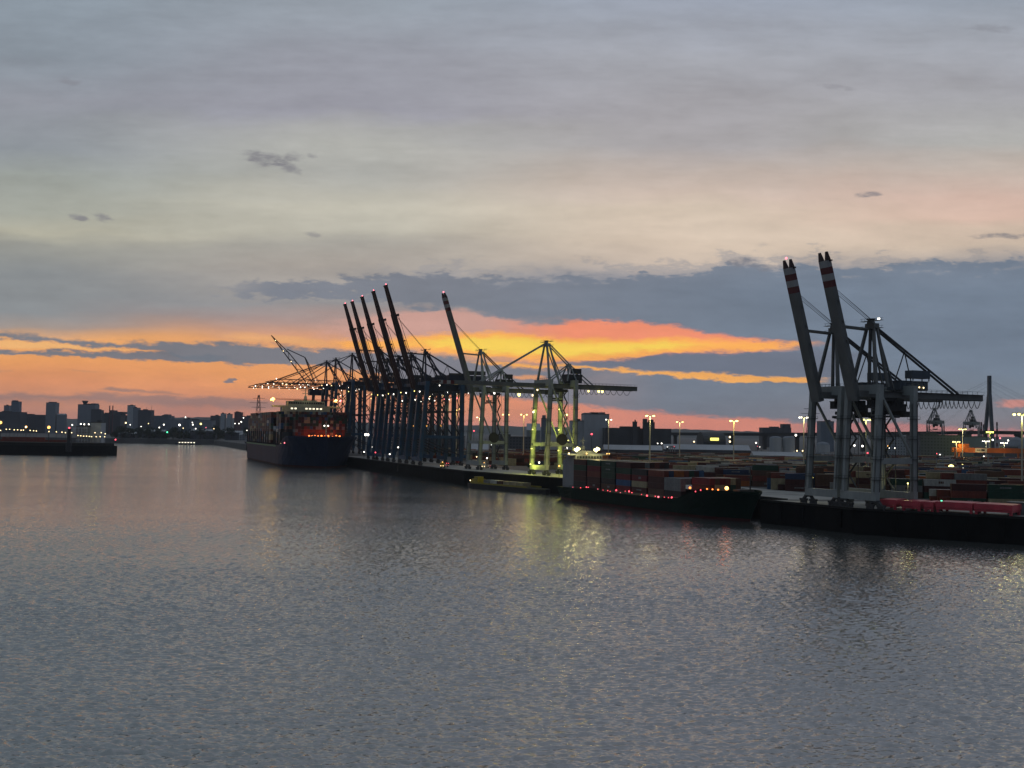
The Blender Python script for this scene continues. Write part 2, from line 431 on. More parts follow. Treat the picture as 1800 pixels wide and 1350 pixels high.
def river():
    """one sheet from below the viewer to beyond the far shore, with modelled waves where they are large enough to see"""
    rs = [50.0]
    while rs[-1] < 560:
        rs.append(rs[-1] + max(.2, rs[-1]**2/59500*.62))
    rs += [640, 760, 900, 1100, 1400, 1800, 2400, 3400, 5000, 7500, 9950]
    r = np.array(rs)
    t = np.linspace(-.62, .62, 900)
    Y = np.repeat(r[:, None], len(t), 1)
    X = Y*t[None, :]
    g = np.random.default_rng(3)
    Z = np.zeros_like(X)
    for _ in range(80):
        lam = .62*math.exp(g.uniform(0, 1)*1.55)
        th = g.normal(math.pi/2 + .1, .42)
        k = 2*math.pi/lam
        amp = STEEP/k*(1 if lam < 2.2 else .62)
        ph = k*(X*math.cos(th) + Y*math.sin(th)) + g.uniform(0, 6.28)
        ww = np.sin(ph)
        env = .75 + .5*np.sin((X*math.cos(th + .8) + Y*math.sin(th + .8))*k*.13 + g.uniform(0, 6.28))
        Z += amp*ww*env
    # wind patches, and waves die out in the modelled sheet where they fall below the size one can see
    gust = .86 + .16*np.sin(X*.021 + 1.3*np.sin(Y*.013) + 1) * np.sin(Y*.034 + .8*np.sin(X*.017)) + .08*np.sin(Y*.09 + X*.03)
    Z *= gust*np.clip((560 - Y)/330, 0, 1)
    nr, nc = X.shape
    co_ = np.stack([X, Y, Z], -1).reshape(-1, 3).astype(np.float32)
    idx = np.arange(nr*nc).reshape(nr, nc)
    q = np.stack([idx[:-1, :-1], idx[:-1, 1:], idx[1:, 1:], idx[1:, :-1]], -1).reshape(-1).astype(np.int32)
    me = bpy.data.meshes.new('water')
    nf = len(q)//4
    me.vertices.add(len(co_)); me.vertices.foreach_set('co', co_.ravel())
    me.loops.add(len(q)); me.loops.foreach_set('vertex_index', q)
    me.polygons.add(nf); me.polygons.foreach_set('loop_start', np.arange(0, nf*4, 4, dtype=np.int32))
    me.polygons.foreach_set('loop_total', np.full(nf, 4, np.int32))
    me.polygons.foreach_set('use_smooth', np.ones(nf, bool))
    me.update(calc_edges=True)
    me.materials.append(MW)
    o = bpy.data.objects.new('water', me); C.objects.link(o)
    o['kind'] = 'structure'; o['label'] = 'grey river water with small choppy waves'
STEEP = .078
river()
# ---------------------------------------------------------------- land, quay
EDGE = [(900, 110), (480, 190), (262, 285), (161, 341), (117.5, 371), (109.5, 388.5), (95.5, 412), (107, 419), (45.8, 551), (-28, 662), (-71, 765), (-103, 849), (-156, 988), (-391, 1600)]
def edge_at(Yd):
    for (x0, y0), (x1, y1) in zip(EDGE, EDGE[1:]):
        if y0 <= Yd <= y1:
            return x0 + (x1 - x0)*(Yd - y0)/(y1 - y0)
    return -391 - (Yd - 1600)*.383
concrete = paint('quay_concrete', (.30, .30, .28), .8, .45, .06, stretch=(1, 1, 1))
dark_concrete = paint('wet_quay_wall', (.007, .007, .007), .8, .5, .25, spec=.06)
earth = paint('dark_ground', (.035, .038, .032), .95, .4, .02, stretch=(1, 1, 1))
asphalt = paint('yard_asphalt', (.085, .085, .083), .85, .4, .05, stretch=(1, 1, 1))
mb = MB()
poly = [(x, y) for x, y in EDGE] + [(-560, 2040), (-900, 2075), (-1600, 2085), (-9000, 2300), (-9000, 9900), (9500, 9900), (9500, 0)]
mb.prism(poly, -3, QZ)
mb.build('ground', asphalt, kind='structure', label='dark asphalt ground of the container terminal')
# pale concrete apron along the quay, a sheet just above the ground
mb = MB()
ap = []
for i, (x, y) in enumerate(EDGE[1:-1]):
    x0, y0 = EDGE[i]; x1, y1 = EDGE[i + 2]
    t = Vector((x1 - x0, y1 - y0, 0)).normalized()
    ap.append(((x, y), (x + 46*max(.35, t.y), y - 46*t.x*.6)))
for (a, b), (c, d) in zip(ap, ap[1:]):
    if abs(a[1] - c[1]) < 12: continue
    mb.poly([(a[0], a[1], QZ + .012), (b[0], b[1], QZ + .012), (d[0], d[1], QZ + .012), (c[0], c[1], QZ + .012)], [(0, 1, 2, 3)])
mb.build('quay_pavement', concrete, kind='structure', label='pale concrete pavement along the quay edge')
qw = thing('quay_wall', 'long black quay wall between the river and the cranes', 'quay wall', (117.5, 371, 0))
wal, cop = MB(), MB()
fen = []
for (x0, y0), (x1, y1) in zip(EDGE, EDGE[1:]):
    d = Vector((x1 - x0, y1 - y0, 0)); L = d.length; d.normalize()
    n = Vector((-d.y, d.x, 0))       # towards the water
    m = Vector(((x0 + x1)/2 - 117.5, (y0 + y1)/2 - 371, 0)) + n*.25
    rz = math.atan2(d.y, d.x)
    wal.box((m.x, m.y, 2.6), (L + .3, .5, 11.2), rz)
    cop.box((m.x + n.x*.1, m.y + n.y*.1, QZ + .1), (L + .3, 1.0, .6), rz)
    k = 6.0
    while k < L - 3 and y0 < 900:
        fen.append((Vector((x0 - 117.5, y0 - 371, 0)) + d*k + n*.75, rz)); k += 11
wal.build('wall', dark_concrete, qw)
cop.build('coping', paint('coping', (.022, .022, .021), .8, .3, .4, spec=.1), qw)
for p, rz in fen[:90]:
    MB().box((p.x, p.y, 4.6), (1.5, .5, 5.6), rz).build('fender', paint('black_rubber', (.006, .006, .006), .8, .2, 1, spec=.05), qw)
# pier across the river on the left
pr = thing('pier', 'black stone pier head reaching in from the left edge', 'pier', (-440, 1180, 0))
mb = MB(); cp = MB()
pp = [(-700, -10), (-160, -14), (-70, -12), (-24, -6), (-3, 10), (0, 30), (-20, 52), (-120, 60), (-700, 70)]
mb.prism([(x, y) for x, y in pp], -3, 10.4)
cx, cy = -200, 25
cp.prism([(cx + (x - cx)*.985, cy + (y - cy)*.86) for x, y in pp], 10.404, 13.2)
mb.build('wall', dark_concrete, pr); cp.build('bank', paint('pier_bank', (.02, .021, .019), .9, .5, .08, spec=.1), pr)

# ---------------------------------------------------------------- hills on the horizon
def hills(name, label, Yd, pts, depth, col):
    m = MB()
    g = random.Random(Yd)
    top = []
    for (a, ya), (b, yb) in zip(pts, pts[1:]):
        n = max(2, int(abs(b - a)/9))
        for i in range(n):
            t = i/n
            top.append(at(a + (b - a)*t, ya + (yb - ya)*t + g.uniform(-.7, .7), Yd))
    P = []
    for p in top:
        P += [(p.x, p.y, QZ - 3), (p.x, p.y + depth*.45, p.z), (p.x, p.y + depth, QZ - 3)]
    m.poly(P, [(3*i + k, 3*i + 3 + k, 3*i + 4 + k, 3*i + 1 + k) for i in range(len(top) - 1) for k in (0, 1)])
    m.build(name, paint(label, col, .95, .4, .004, stretch=(1, 1, 1)), kind='structure', label=label)
hills('hills', 'low wooded hills along the horizon', 8200, [(-500, 738), (0, 735), (200, 733), (320, 731), (420, 735), (520, 738), (640, 742), (760, 745), (830, 747), (930, 749), (1040, 750), (1140, 753), (1230, 754), (1310, 757), (1420, 760), (1560, 763), (1800, 768), (2300, 776)], 1500, (.05, .06, .055))
# ---------------------------------------------------------------- ship-to-shore cranes
grey = paint('grey_crane_paint', (.235, .26, .258), .55, .22, .3)
darkgrey = paint('dark_grey_steel', (.035, .038, .042), .6, .3, .5)
black = paint('black_steel', (.02, .02, .022), .6, .3, .5)
boom_shade_grey = paint('shaded_boom_grey', (.105, .113, .113), .55, .25, .3)  # crane grey made darker, the boom's shade put into its colour
blue = paint('blue_crane_paint', (.014, .055, .115), .5, .3, .3)
navy = paint('navy_crane_paint', (.010, .016, .034), .5, .3, .3)
maroon = paint('maroon_boom_paint', (.035, .013, .013), .55, .3, .3)
redband = paint('red_band_paint', (.085, .010, .014), .5, .2, .5)
whiteband = paint('white_band_paint', (.26, .27, .28), .5, .15, .5)
housepaint = paint('machine_house_paint', (.05, .07, .09), .5, .25, .4)
white_glow = glow('white_lamp', (1, .94, .82), 4.5)
warm_glow = glow('warm_lamp', (1, .74, .36), 4.5)
yellow_glow = glow('yellow_lamp', (1, .84, .22), 4.2)
red_glow = glow('red_lamp', (1, .06, .09), 3.5)
pink_glow = glow('pink_beacon', (1, .16, .2), 3.2)
orange_glow = glow('orange_lamp', (1, .45, .07), 2.6)
green_glow = glow('green_lamp', (.08, 1, .45), 3)

def crane(name, label, pos, rz, P, group):
    """local axes: waterside rail at x = 0, water towards -x, y along the quay, z = 0 on the quay"""
    g, s, hg, gh, ha = P['gauge'], P['spacing'], P['girder'], P.get('gdepth', 2.8), P['apex']
    lw, lean = P.get('leg', 1.7), P.get('lean', 2.0)
    body, bm, gm = P['body'], P['boommat'], P['girdermat']
    t = thing(name, label, 'quay crane', (pos[0], pos[1], QZ + .02), rz, group)
    ys = (-s/2, s/2)
    top = hg + gh + 1.2
    # travelling gear
    for x in (0, g):
        for y in ys:
            m = MB()
            m.box((x, y, 2.75), (1.3, 3.2, .8))
            for k in (-1, 1):
                m.bar((x, y + k*1.4, 2.6), (x, y + k*2.6, 1.5), 1.0, .8)
                m.box((x, y + k*2.6, 1.35), (1.0, 3.6, .7))
                for j in (-1.2, 0, 1.2):
                    m.box((x, y + k*2.6 + j, .5), (.55, .95, .98))
            m.build('bogie', darkgrey, t)
    for x in (0, g):
        MB().box((x, 0, 4.3), (1.8, s + lw*1.1, 2.7)).build('sill_beam', body, t)
    # legs
    for y in ys:
        MB().bar((0, y, 5.4), (lean, y, top), lw*P.get('foot', 1.05), lw*1.25, up=(1, 0, 0), w2=lw, h2=lw*1.05).build('leg', body, t)
        MB().bar((g, y, 5.4), (g, y, top), lw*P.get('foot', 1.0), lw*1.15, up=(1, 0, 0), w2=lw).build('leg', body, t)
    th = P.get('tie', 17)
    xl = lambda z: lean*(z - 5.4)/(top - 5.4)
    for y in ys:
        MB().bar((xl(th) + lw*.5, y, th), (g - lw*.5, y, th), 1.3, 2.0).build('portal_beam', body, t)
        m = MB()
        m.bar((xl(top - 3) + lw*.3, y, top - 3.4), (g - lw*.4, y, th + 1.2), .75, .75)
        if P.get('xbrace'):
            m.bar((xl(th) + lw*.4, y, th - 1.5), (g - lw*.4, y, 7), .7, .7)
            m.bar((xl(38) + lw*.4, y, 38), (g - lw*.4, y, 38), .8, .8)
            m.bar((xl(38), y, 38), (g - lw*.4, y, hg - 1), .6, .6)
            zz = [20, 26, 32, 38, 44, 50]
            for q in range(5):
                a, b = (g*.42, g*.62) if q % 2 else (g*.62, g*.42)
                m.bar((a, y, zz[q]), (b, y, zz[q + 1]), .5, .5)
            m.bar((g*.42, y, 20), (g*.42, y, hg), .5, .5); m.bar((g*.62, y, 20), (g*.62, y, hg), .5, .5)
        m.build('brace', P.get('bracemat', body), t)
    if P.get('frame'):       # second beam low between the legs of each side
        for x in (0, g):
            MB().box((x + xl(P['frame'])*(x == 0), 0, P['frame']), (1.5, s - lw, 1.9)).build('cross_beam', body, t)
    for x in (xl(top), g):
        MB().box((x, 0, hg + gh*.55 + 1.0), (1.6, s - lw*.98, gh*.75 + 1.0)).build('cross_beam', body, t)
    # main girder over the portal and the back reach
    back, hx = P['back'], P.get('hinge', 3.0)
    m = MB(); gy = P.get('gy', 2.5)
    if P.get('lattice_girder'):
        gy = 3.2
    for k in (-1, 1):
        m.box(((g + back - hx)/2, k*gy, hg + gh*.36), (g + back + hx, 1.15, gh*.72))
    for k in range(int((g + back + hx)/6)):
        m.box((-hx + 3 + k*6, 0, hg + gh*.3), (.5, 2*gy - 1.16, .9))
    m.box((g + back - .5, 0, hg + gh*.36), (1.0, 2*gy - 1.16, gh*.5))
    m.build('girder', gm, t)
    m = MB()       # walkway rail with posts along both sides of the girder
    for k in (-1, 1):
        yk = k*(gy + .95)
        m.box(((g + back)/2 + 1, yk, hg + gh*.72), (g + back - 2, .75, .12))
        m.box(((g + back)/2 + 1, yk + k*.35, hg + gh*.72 + 1.1), (g + back - 2, .1, .1))
        for i in range(int((g + back - 2)/2.5)):
            m.box((2.2 + i*2.5, yk + k*.35, hg + gh*.72 + .55), (.09, .09, 1.0))
    m.build('walkway', darkgrey, t)
    # boom
    Lb, ang = P['boom'], R(P['angle'])
    hz = hg + gh*.36
    ca, sa = math.cos(ang), math.sin(ang)
    def B(u, y, v):          # u along the boom from the hinge, v square to it
        return (-hx - u*ca + v*sa*1.0, y, hz + u*sa + v*ca)
    upv = (sa, 0, ca)
    kind = P.get('boomkind', 'box')
    bw, bd = P.get('bwidth', 3.2), P.get('bdepth', 2.6)
    L1 = Lb
    if kind == 'box':
        prong, band = P.get('prong', 2.9), P.get('band', 2.25)
        nb = P.get('nband', 4)
        L1 = Lb - prong - nb*band
        m = MB()
        m.bar(B(-2.4, 0, 0), B(L1, 0, 0), bw, bd, up=upv, w2=bw*.96, h2=bd*.9)
        for i in range(int(L1/7)):       # lugs, hatches and pipe brackets along the box
            m.bar(B(4 + i*7, -bw*.5 - .14, .3), B(5 + i*7, -bw*.5 - .14, .3), .28, .5, up=upv)
            m.bar(B(2 + i*7, bw*.15, bd*.46 + .2), B(2.6 + i*7, bw*.15, bd*.46 + .2), .5, .4, up=upv)
        m.bar(B(1, -bw*.3, bd*.5 + .12), B(L1, -bw*.3, bd*.46 + .1), .2, .2, up=upv)
        bo = m.build('boom', bm, t)
        for i in range(nb):
            MB().bar(B(L1 + i*band, 0, 0), B(L1 + (i + 1)*band, 0, 0), bw*.96, bd*.9, up=upv).build('boom_band', redband if i % 2 == 0 else whiteband, bo)
        m = MB()
        for k in (-1, 1):
            m.bar(B(Lb - prong, k*bw*.36, 0), B(Lb, k*bw*.39, 0), bw*.26, bd*.85, up=upv, w2=bw*.15, h2=bd*.32)
        m.bar(B(Lb - prong - .5, -bw*.62, .2), B(Lb - prong, -bw*.62, .2), .6, 1.0, up=upv)
        m.build('boom_tip', P.get('tipmat', maroon), bo)
    elif kind == 'twin':
        m = MB()
        for k in (-1, 1):
            m.bar(B(-.6, k*2.3, 0), B(Lb*.72, k*2.3, 0), 1.15, bd, up=upv)
            m.bar(B(Lb*.72, k*2.3, .15), B(Lb, k*2.3, .25), 1.1, bd*.86, up=upv, h2=bd*.5)
        for i in range(int(Lb/5)):
            m.bar(B(2 + i*5, -1.75, 0), B(2 + i*5, 1.75, 0), .7, 1.2, up=upv)
        m.bar(B(Lb - .4, -2.8, .2), B(Lb - .4, 2.8, .2), 1.0, bd*.7, up=upv)
        bo = m.build('boom', bm, t)
        MB().bar(B(Lb*.70, -2.9, bd*.9), B(Lb*.70, 2.9, bd*.9), 1.6, 1.9, up=upv).build('sheave_block', black, bo)
        MB().bar(B(Lb*.45, -2.9, bd*.8), B(Lb*.45, 2.9, bd*.8), .9, 1.0, up=upv).build('sheave_block', black, bo)
        m = MB()
        for k in (-1, 1):
            m.bar(B(Lb*.70, k*2.6, bd*1.0), B(3.0, k*2.6, bd*1.7), .28, .28, up=upv)
            m.bar(B(Lb*.45, k*2.6, bd*.9), B(3.0, k*2.6, bd*1.25), .24, .24, up=upv)
        m.build('hoist_rope', black, bo)
    else:                    # lattice: four chords with zig-zag bracing
        m = MB()
        d = P.get('ldepth', 4.2)
        def end(u):
            return 1 - .55*max(0, (u - Lb*.8)/(Lb*.2))
        for k in (-1, 1):
            m.bar(B(0, k*2.6, -d/2), B(Lb, k*2.6, -d/2), .55, .6, up=upv)
            m.bar(B(0, k*2.2, d/2), B(Lb*.8, k*2.2, d/2), .5, .5, up=upv)
            m.bar(B(Lb*.8, k*2.2, d/2), B(Lb, k*2.4, d/2*-.4), .45, .45, up=upv)
        n = int(Lb/4.2)
        for i in range(n):
            u0, u1 = Lb*i/n, Lb*(i + 1)/n
            for k in (-1, 1):
                a, b = (-d/2, d/2*(2*end(u1) - 1)) if i % 2 == 0 else (d/2*(2*end(u0) - 1), -d/2)
                m.bar(B(u0, k*2.5, a), B(u1, k*2.5, b), .3, .3, up=(0, 1, 0))
            m.bar(B(u0, -2.4, -d/2), B(u1, 2.4, -d/2), .28, .28, up=upv)
        bo = m.build('boom', bm, t)
    # mast over the waterside legs
    xt = xl(top)
    xa = P.get('apexx', xt + 1.0)
    ay = P.get('apexy', 1.6)
    m = MB()
    for k in (-1, 1):
        m.bar((xt - .2, k*s*P.get('fan', .36), top - .5), (xa - .7, k*ay, ha - 2), 1.0, 1.15, up=(1, 0, 0), w2=.8, h2=.9)
        m.bar((xt + P.get('rear', 8.0), k*s*.3, top - .5), (xa + .7, k*ay, ha - 2), .85, 1.0, up=(1, 0, 0), w2=.75, h2=.8)
        m.bar((xt + P.get('rear', 8.0) + 5, k*gy, hg + gh*.72), (xa + 1.2, k*ay, ha - 4.5), .5, .5, up=(1, 0, 0))
    m.box((xa, 0, ha - 2.0), (2.4, 2*ay + 1.4, 1.6))
    m.box((xa - .5, 0, ha - .5), (1.3, 2*ay, 1.6), taper=.7)
    for dx, dz in ((-2.2, -3.2), (2.3, -2.6), (-2.4, -.6), (2.2, .1)):
        m.box((xa + dx, 0, ha + dz), (1.8, 2*ay + 1.6, .12))
        m.box((xa + dx*1.35, 0, ha + dz + .9), (.08, 2*ay + 1.6, .08))
        for k in (-1, 0, 1):
            m.box((xa + dx*1.35, k*ay, ha + dz + .45), (.08, .08, .9))
    ms = m.build('mast', P.get('mastmat', body), t)
    for k in (-1, 1):
        MB().lathe((xa - .5, k*.7, ha + .3), [(1.0, -.2), (1.15, 0), (1.0, .2)], 12).build('sheave', black, ms)
    # stays
    if ang > .2:
        ub = P.get('latch', (ha - 3.2 - hz)/max(.2, sa))
        q = B(ub, 0, bd*.5)
        m = MB()
        for k in (-1, 1):
            m.bar((xa - 1, k*1.2, ha - 3.4), (q[0], k*1.2, q[2]), .5, .7)
        m.build('latch_link', P.get('mastmat', body), t)
        m = MB()
        q = B(P.get('stayat', .70)*Lb, 0, bd*.5)
        for k in (-1, 1):
            m.tube([(xa - .6, k*.9, ha - .2), (q[0], k*1.1, q[2])], .085, 5)
            m.tube([(xa - .6, k*.35, ha), (q[0] + .1, k*.5, q[2] + .4)], .06, 5)
        m.build('forestay', darkgrey, t)
    else:
        m = MB()
        for f in P.get('stays', (.5, .92)):
            q = B(f*Lb, 0, (P.get('ldepth', 4.2)*.5 if kind == 'lattice' else bd*.5))
            for k in (-1, 1):
                m.bar((xa - .6, k*1.2, ha - 1.0), (q[0], k*2.0, q[2]), .42, .55)
        m.build('forestay', P.get('staymat', darkgrey), t)
    xe = g + back*P.get('backat', .78)
    m = MB()
    if P.get('rearmast'):
        hr = P['rearmast']
        for k in (-1, 1):
            m.bar((xa + .7, k*1.2, ha - 1.2), (g, k*1.6, hr), .5, .6)
            m.bar((g, k*1.6, hr), (xe, k*gy, hg + gh*.72), .5, .6)
            m.bar((g, k*1.6, hr), (xt + 1.5, k*gy, hg + gh*.8), .5, .55)
    else:
        for k in (-1, 1):
            m.bar((xa + .9, k*.7, ha - 2.2), (xe, k*1.1, hg + gh*.72), .5, .65)
        f = .36
        q = (xa + .9 + (xe - xa - .9)*f, ha - 2.2 + (hg + gh*.72 - ha + 2.2)*f)
        for dx in (-5, 3.5):
            m.bar((q[0], 0, q[1]), (q[0] + dx, 0, hg + gh + 2), .3, .3)
        m.bar((q[0], -1.4, q[1]), (q[0], 1.4, q[1]), .3, .3)
    m.build('backstay', P.get('staymat', darkgrey), t)
    if P.get('rearmast'):
        m = MB()
        for k in (-1, 1):
            m.bar((g - 3.2, k*s*.25, top - .3), (g, k*1.5, P['rearmast']), .6, .7, up=(1, 0, 0))
            m.bar((g + 3.0, k*s*.25, top - .3), (g, k*1.5, P['rearmast']), .6, .7, up=(1, 0, 0))
        m.box((g, 0, P['rearmast']), (1.4, 4, 1.2))
        m.build('rear_mast', body, t)
    # machinery
    hx0, hl, hh = P.get('house', (g - 1, 14, 4.2))
    m = MB()
    m.box((hx0 + hl/2, 0, hg + gh*.9 + hh/2 + .3), (hl, 6.4, hh))
    m.box((hx0 + hl/2, 0, hg + gh*.9 + hh + .42), (hl + .5, 6.9, .24))
    for i in range(int(hl/2)):
        m.box((hx0 + 1 + i*2, -3.24, hg + gh*.9 + hh/2 + .3), (.16, .1, hh*.9))
    hs = m.build('machinery_house', P.get('housemat', housepaint), t)
    m = MB()
    bx0, bl = P.get('topbox', (hx0 + hl*.45, hl*.55))
    zb = hg + gh*.9 + hh + P.get('boxlift', 1.2)
    m.box((bx0 + bl/2, -.6, zb + 1.4), (bl, 3.6, 2.8))
    for dx in (.4, bl - .4):
        for dy in (-2.2, 1.0):
            m.box((bx0 + dx, dy, zb - .35), (.3, .3, 1.0))
    m.build('crane_box', P.get('boxmat', housepaint), t)
    # trolley, cab and spreader
    tx = P.get('trolley', 9.0)
    m = MB()
    m.box((tx, 0, hg - .45), (6.5, 5.6, .9)); m.box((tx + 4.5, 0, hg - 1.2), (5, 4.8, 1.6))
    for k in (-1, 1):
        m.box((tx - 2, k*2.2, hg - 1.4), (.5, .5, 2.4))
    if P.get('heavy'):
        m.box((tx + 3, 0, hg - 3.3), (9.5, 5.6, 2.6)); m.box((tx - 1, .5, hg - 5.2), (4, 4.4, 1.2)); m.box((tx + 7.5, -.4, hg - 5.6), (3, 6.2, 2.0))
        for k in range(5):
            m.box((tx - 1.6 + k*2.3, -3.0, hg - 2.0), (.25, .25, 1.6))
    tr = m.build('trolley', black, t)
    m = MB(); m.box((tx - 4.4, 1.2, hg - 2.4), (2.4, 2.4, 2.6)); m.box((tx - 4.4, 1.2, hg - 1.0), (2.8, 2.8, .2))
    m.build('operator_cab', darkgrey, tr)
    m = MB()
    zs = hg - P.get('drop', 6)
    m.box((tx, 0, zs), (2.2, 12.2, .7)); m.box((tx, 0, zs + 1.1), (1.8, 5, 1.0))
    for dx, dy in ((-.9, -2), (.9, -2), (-.9, 2), (.9, 2)):
        m.tube([(tx + dx, dy, zs + 1.4), (tx + dx*1.6, dy*1.1, hg - .8)], .07, 4)
    for k in (-1, 1):
        m.box((tx, k*5.9, zs - .1), (2.6, .5, .9))
    m.build('spreader', darkgrey, tr)
    # cable loops hanging below the back reach
    m = MB(); pts = []
    x0, x1, n = P.get('loops', (g + 1.5, g + back - 4, 11))
    ysd = -(gy + 1.2)
    m.box(((x0 + x1)/2, ysd, hg - .1), (x1 - x0, .2, .2))
    x = x0
    for i in range(n):
        wdt = (x1 - x0)/n*(.6 + .8*i/n)
        sag = 3.0 - .5*(i/n)
        for j in range(9):
            f = j/8
            pts.append((x + wdt*f, ysd, hg - .25 - sag*(1 - (2*f - 1)**2)))
        x += wdt
    m.tube(pts, P.get('cable', .12), 5)
    m.build('cable_festoon', black, t)
    # ladders and landings on the legs, a cable duct, handrails on the beams
    m = MB()
    for x0 in (0, g):
        for y in ys:
            sgn = 1 if y > 0 else -1
            for z in range(10, int(hg - 3), 7):
                xx = xl(z) if x0 == 0 else g
                m.box((xx, y, z), (lw*1.7, lw*1.75, .14))
                for q in (-1, 1):
                    m.box((xx + q*lw*.84, y, z + .95), (.07, lw*1.75, .07)); m.box((xx, y + q*lw*.86, z + .95), (lw*1.7, .07, .07))
                    m.box((xx + q*lw*.84, y + lw*.86, z + .5), (.07, .07, .95)); m.box((xx + q*lw*.84, y - lw*.86, z + .5), (.07, .07, .95))
            a, b = (0, lean) if x0 == 0 else (g, g)
            for dy in (.25, .62):
                m.bar((a - lw*.72, y + sgn*dy, 6), (b - lw*.66, y + sgn*dy, hg - 2), .09, .09, up=(1, 0, 0))
            m.bar((a + lw*.3, y - lw*.72, 6), (b + lw*.3, y - lw*.66, hg - 1), .2, .2, up=(1, 0, 0))
    for x0 in (xl(top), g):
        for q in (-1, 1):
            m.box((x0 + q*.7, 0, hg + gh + 2.1), (.07, s, .07))
            for k in range(9):
                m.box((x0 + q*.7, -s/2 + s*k/8, hg + gh + 1.6), (.07, .07, 1.0))
    for y in ys:
        m.box(((lean + g)/2, y + .5, th + 2.0), (g - lw*2 - lean, .07, .07))
        for k in range(7):
            m.box((lean + 2 + k*(g - lean - 4)/6, y + .5, th + 1.5), (.07, .07, 1.0))
    m.build('ladder', darkgrey, t)
    # stairs up one landside leg
    m = MB()
    z, k = 6.0, 0
    xs = g + lw*.8
    while z < hg - 2:
        z1 = min(z + 4.5, hg - 1)
        ya, yb = (s/2 - 3.6, s/2 + .4) if k % 2 == 0 else (s/2 + .4, s/2 - 3.6)
        m.bar((xs + .8, ya, z), (xs + .8, yb, z1), .8, .22, up=(0, 0, 1))
        m.box((xs + .8, yb, z1), (1.2, 1.2, .12))
        z = z1; k += 1
    for yy in (s/2 - 4, s/2 + .9):
        m.box((xs + 1.3, yy, (hg + 5)/2), (.16, .16, hg - 6))
    m.build('stairs', darkgrey, t)
    if P.get('reel'):
        m = MB()
        c = Vector((g*.52, -s/2 - .2, P['reel']))
        pr = [(c.x + 3.3*math.cos(2*math.pi*i/20), c.z + 3.3*math.sin(2*math.pi*i/20)) for i in range(20)]
        for yy in (-.55, .55):
            Q = [(a, c.y + yy - .06, b) for a, b in pr] + [(a, c.y + yy + .06, b) for a, b in pr]
            m.poly(Q, [tuple(range(20)), tuple(range(39, 19, -1))] + [(i, 20 + i, 20 + (i + 1) % 20, (i + 1) % 20) for i in range(20)])
        m.tube([(c.x, c.y - .5, c.z), (c.x, c.y + .5, c.z)], 2.5, 16)
        m.bar((c.x, c.y + .3, c.z), (c.x + g*.45, c.y + .6, c.z - 3), .4, .5)
        m.build('cable_reel', black, t)
    # lights the photograph shows on this crane
    tip = B(Lb + .6, P.get('bwidth', 3.2)*.3, bd*.4)
    if P.get('beacon', True) and ang > .2:
        MB().ball(tip, P.get('beaconr', .42)).build('warning_light', pink_glow, t)
    for (lx, ly, lz, mat, r) in P.get('lights', ()):
        mm = MB(); mm.ball((lx, ly, lz), r); mm.box((lx, ly, lz + r*.9), (r*1.6, r*1.6, r*.5))
        mm.build('floodlight', [mat], t)
    return t

line = lambda D: (-65.6 - (D - 765)*.383, D)
A1 = R(21)
rr = random.Random(5)
def blue_lights(hg, g, n=10, bl=0):
    out = []
    for i in range(n):
        x = rr.uniform(-4 - bl, g + 12)
        out.append((x, rr.choice((-3.8, 3.8)), hg + rr.choice((-.9, -.9, -2.5, 3.6, -6)), white_glow if rr.random() < .8 else yellow_glow, rr.uniform(.22, .42)))
    return out
BLUE = dict(gauge=30, spacing=18.5, girder=53, gdepth=5.0, apex=82, leg=2.4, foot=1.5, lean=4.2, body=blue, boommat=maroon, girdermat=navy, back=24, boom=75, angle=72.5, boomkind='twin', bdepth=2.6, tie=20, xbrace=True, mastmat=navy, staymat=navy, house=(22, 28, 6.4), housemat=navy, boxmat=darkgrey, trolley=8, drop=7, stayat=.7, rear=14, bracemat=navy, cable=.1, beaconr=.5, fan=.3)
gB = 'blue quay cranes with raised booms'
b0 = crane('quay_crane', 'blue quay crane with raised maroon boom, nearest of the row of five', line(768), A1, dict(BLUE, lights=blue_lights(53, 30) + [(44, -3.5, 57, red_glow, .7), (52, -3.5, 50, pink_glow, .5), (20, 8, 28, orange_glow, .5)]), gB)
index_kids()
for D, lab in ((802, 'blue quay crane with raised maroon boom, second nearest in the tight row of five'), (836, 'blue quay crane with raised maroon boom, middle one of five'), (868, 'blue quay crane with raised maroon boom, second farthest in the tight row of five')):
    dup(b0, (*line(D), QZ + .02), label=lab)
crane('quay_crane', 'blue quay crane with raised boom, farthest of five, beside the bow of the big ship', line(896), A1, dict(BLUE, girder=56, apex=93, boom=73, lights=blue_lights(56, 30) + [(-2, 12, 20, white_glow, .9), (-2, 3, 20, white_glow, .8), (-1, -9, 10, white_glow, .5)]), gB)
BIG = dict(BLUE, girder=65, gdepth=4.0, apex=94, boomkind='lattice', angle=0, boom=70, boommat=navy, ldepth=3.8, stays=(.42, .78), house=(32, 15, 5), gauge=32)
gL = 'blue quay cranes with lowered lattice booms over the big ship'
def boom_lights(n=12):
    return [(-3 - 70*(i + rr.random())/n, rr.choice((-3, 3)), 65 + rr.choice((-.8, -.8, 3.4)), white_glow if rr.random() < .7 else warm_glow, rr.uniform(.3, .46)) for i in range(n)]
for D, lab in ((989, 'dark quay crane with lowered lattice boom, nearest of three over the big ship'), (1057, 'dark quay crane with lowered lattice boom, middle of three over the big ship'), (1100, 'dark quay crane with lowered lattice boom, farthest of three, tip furthest over the river')):
    crane('quay_crane', lab, line(D), A1, dict(BIG, lights=blue_lights(65, 30, 8) + boom_lights()), gL)
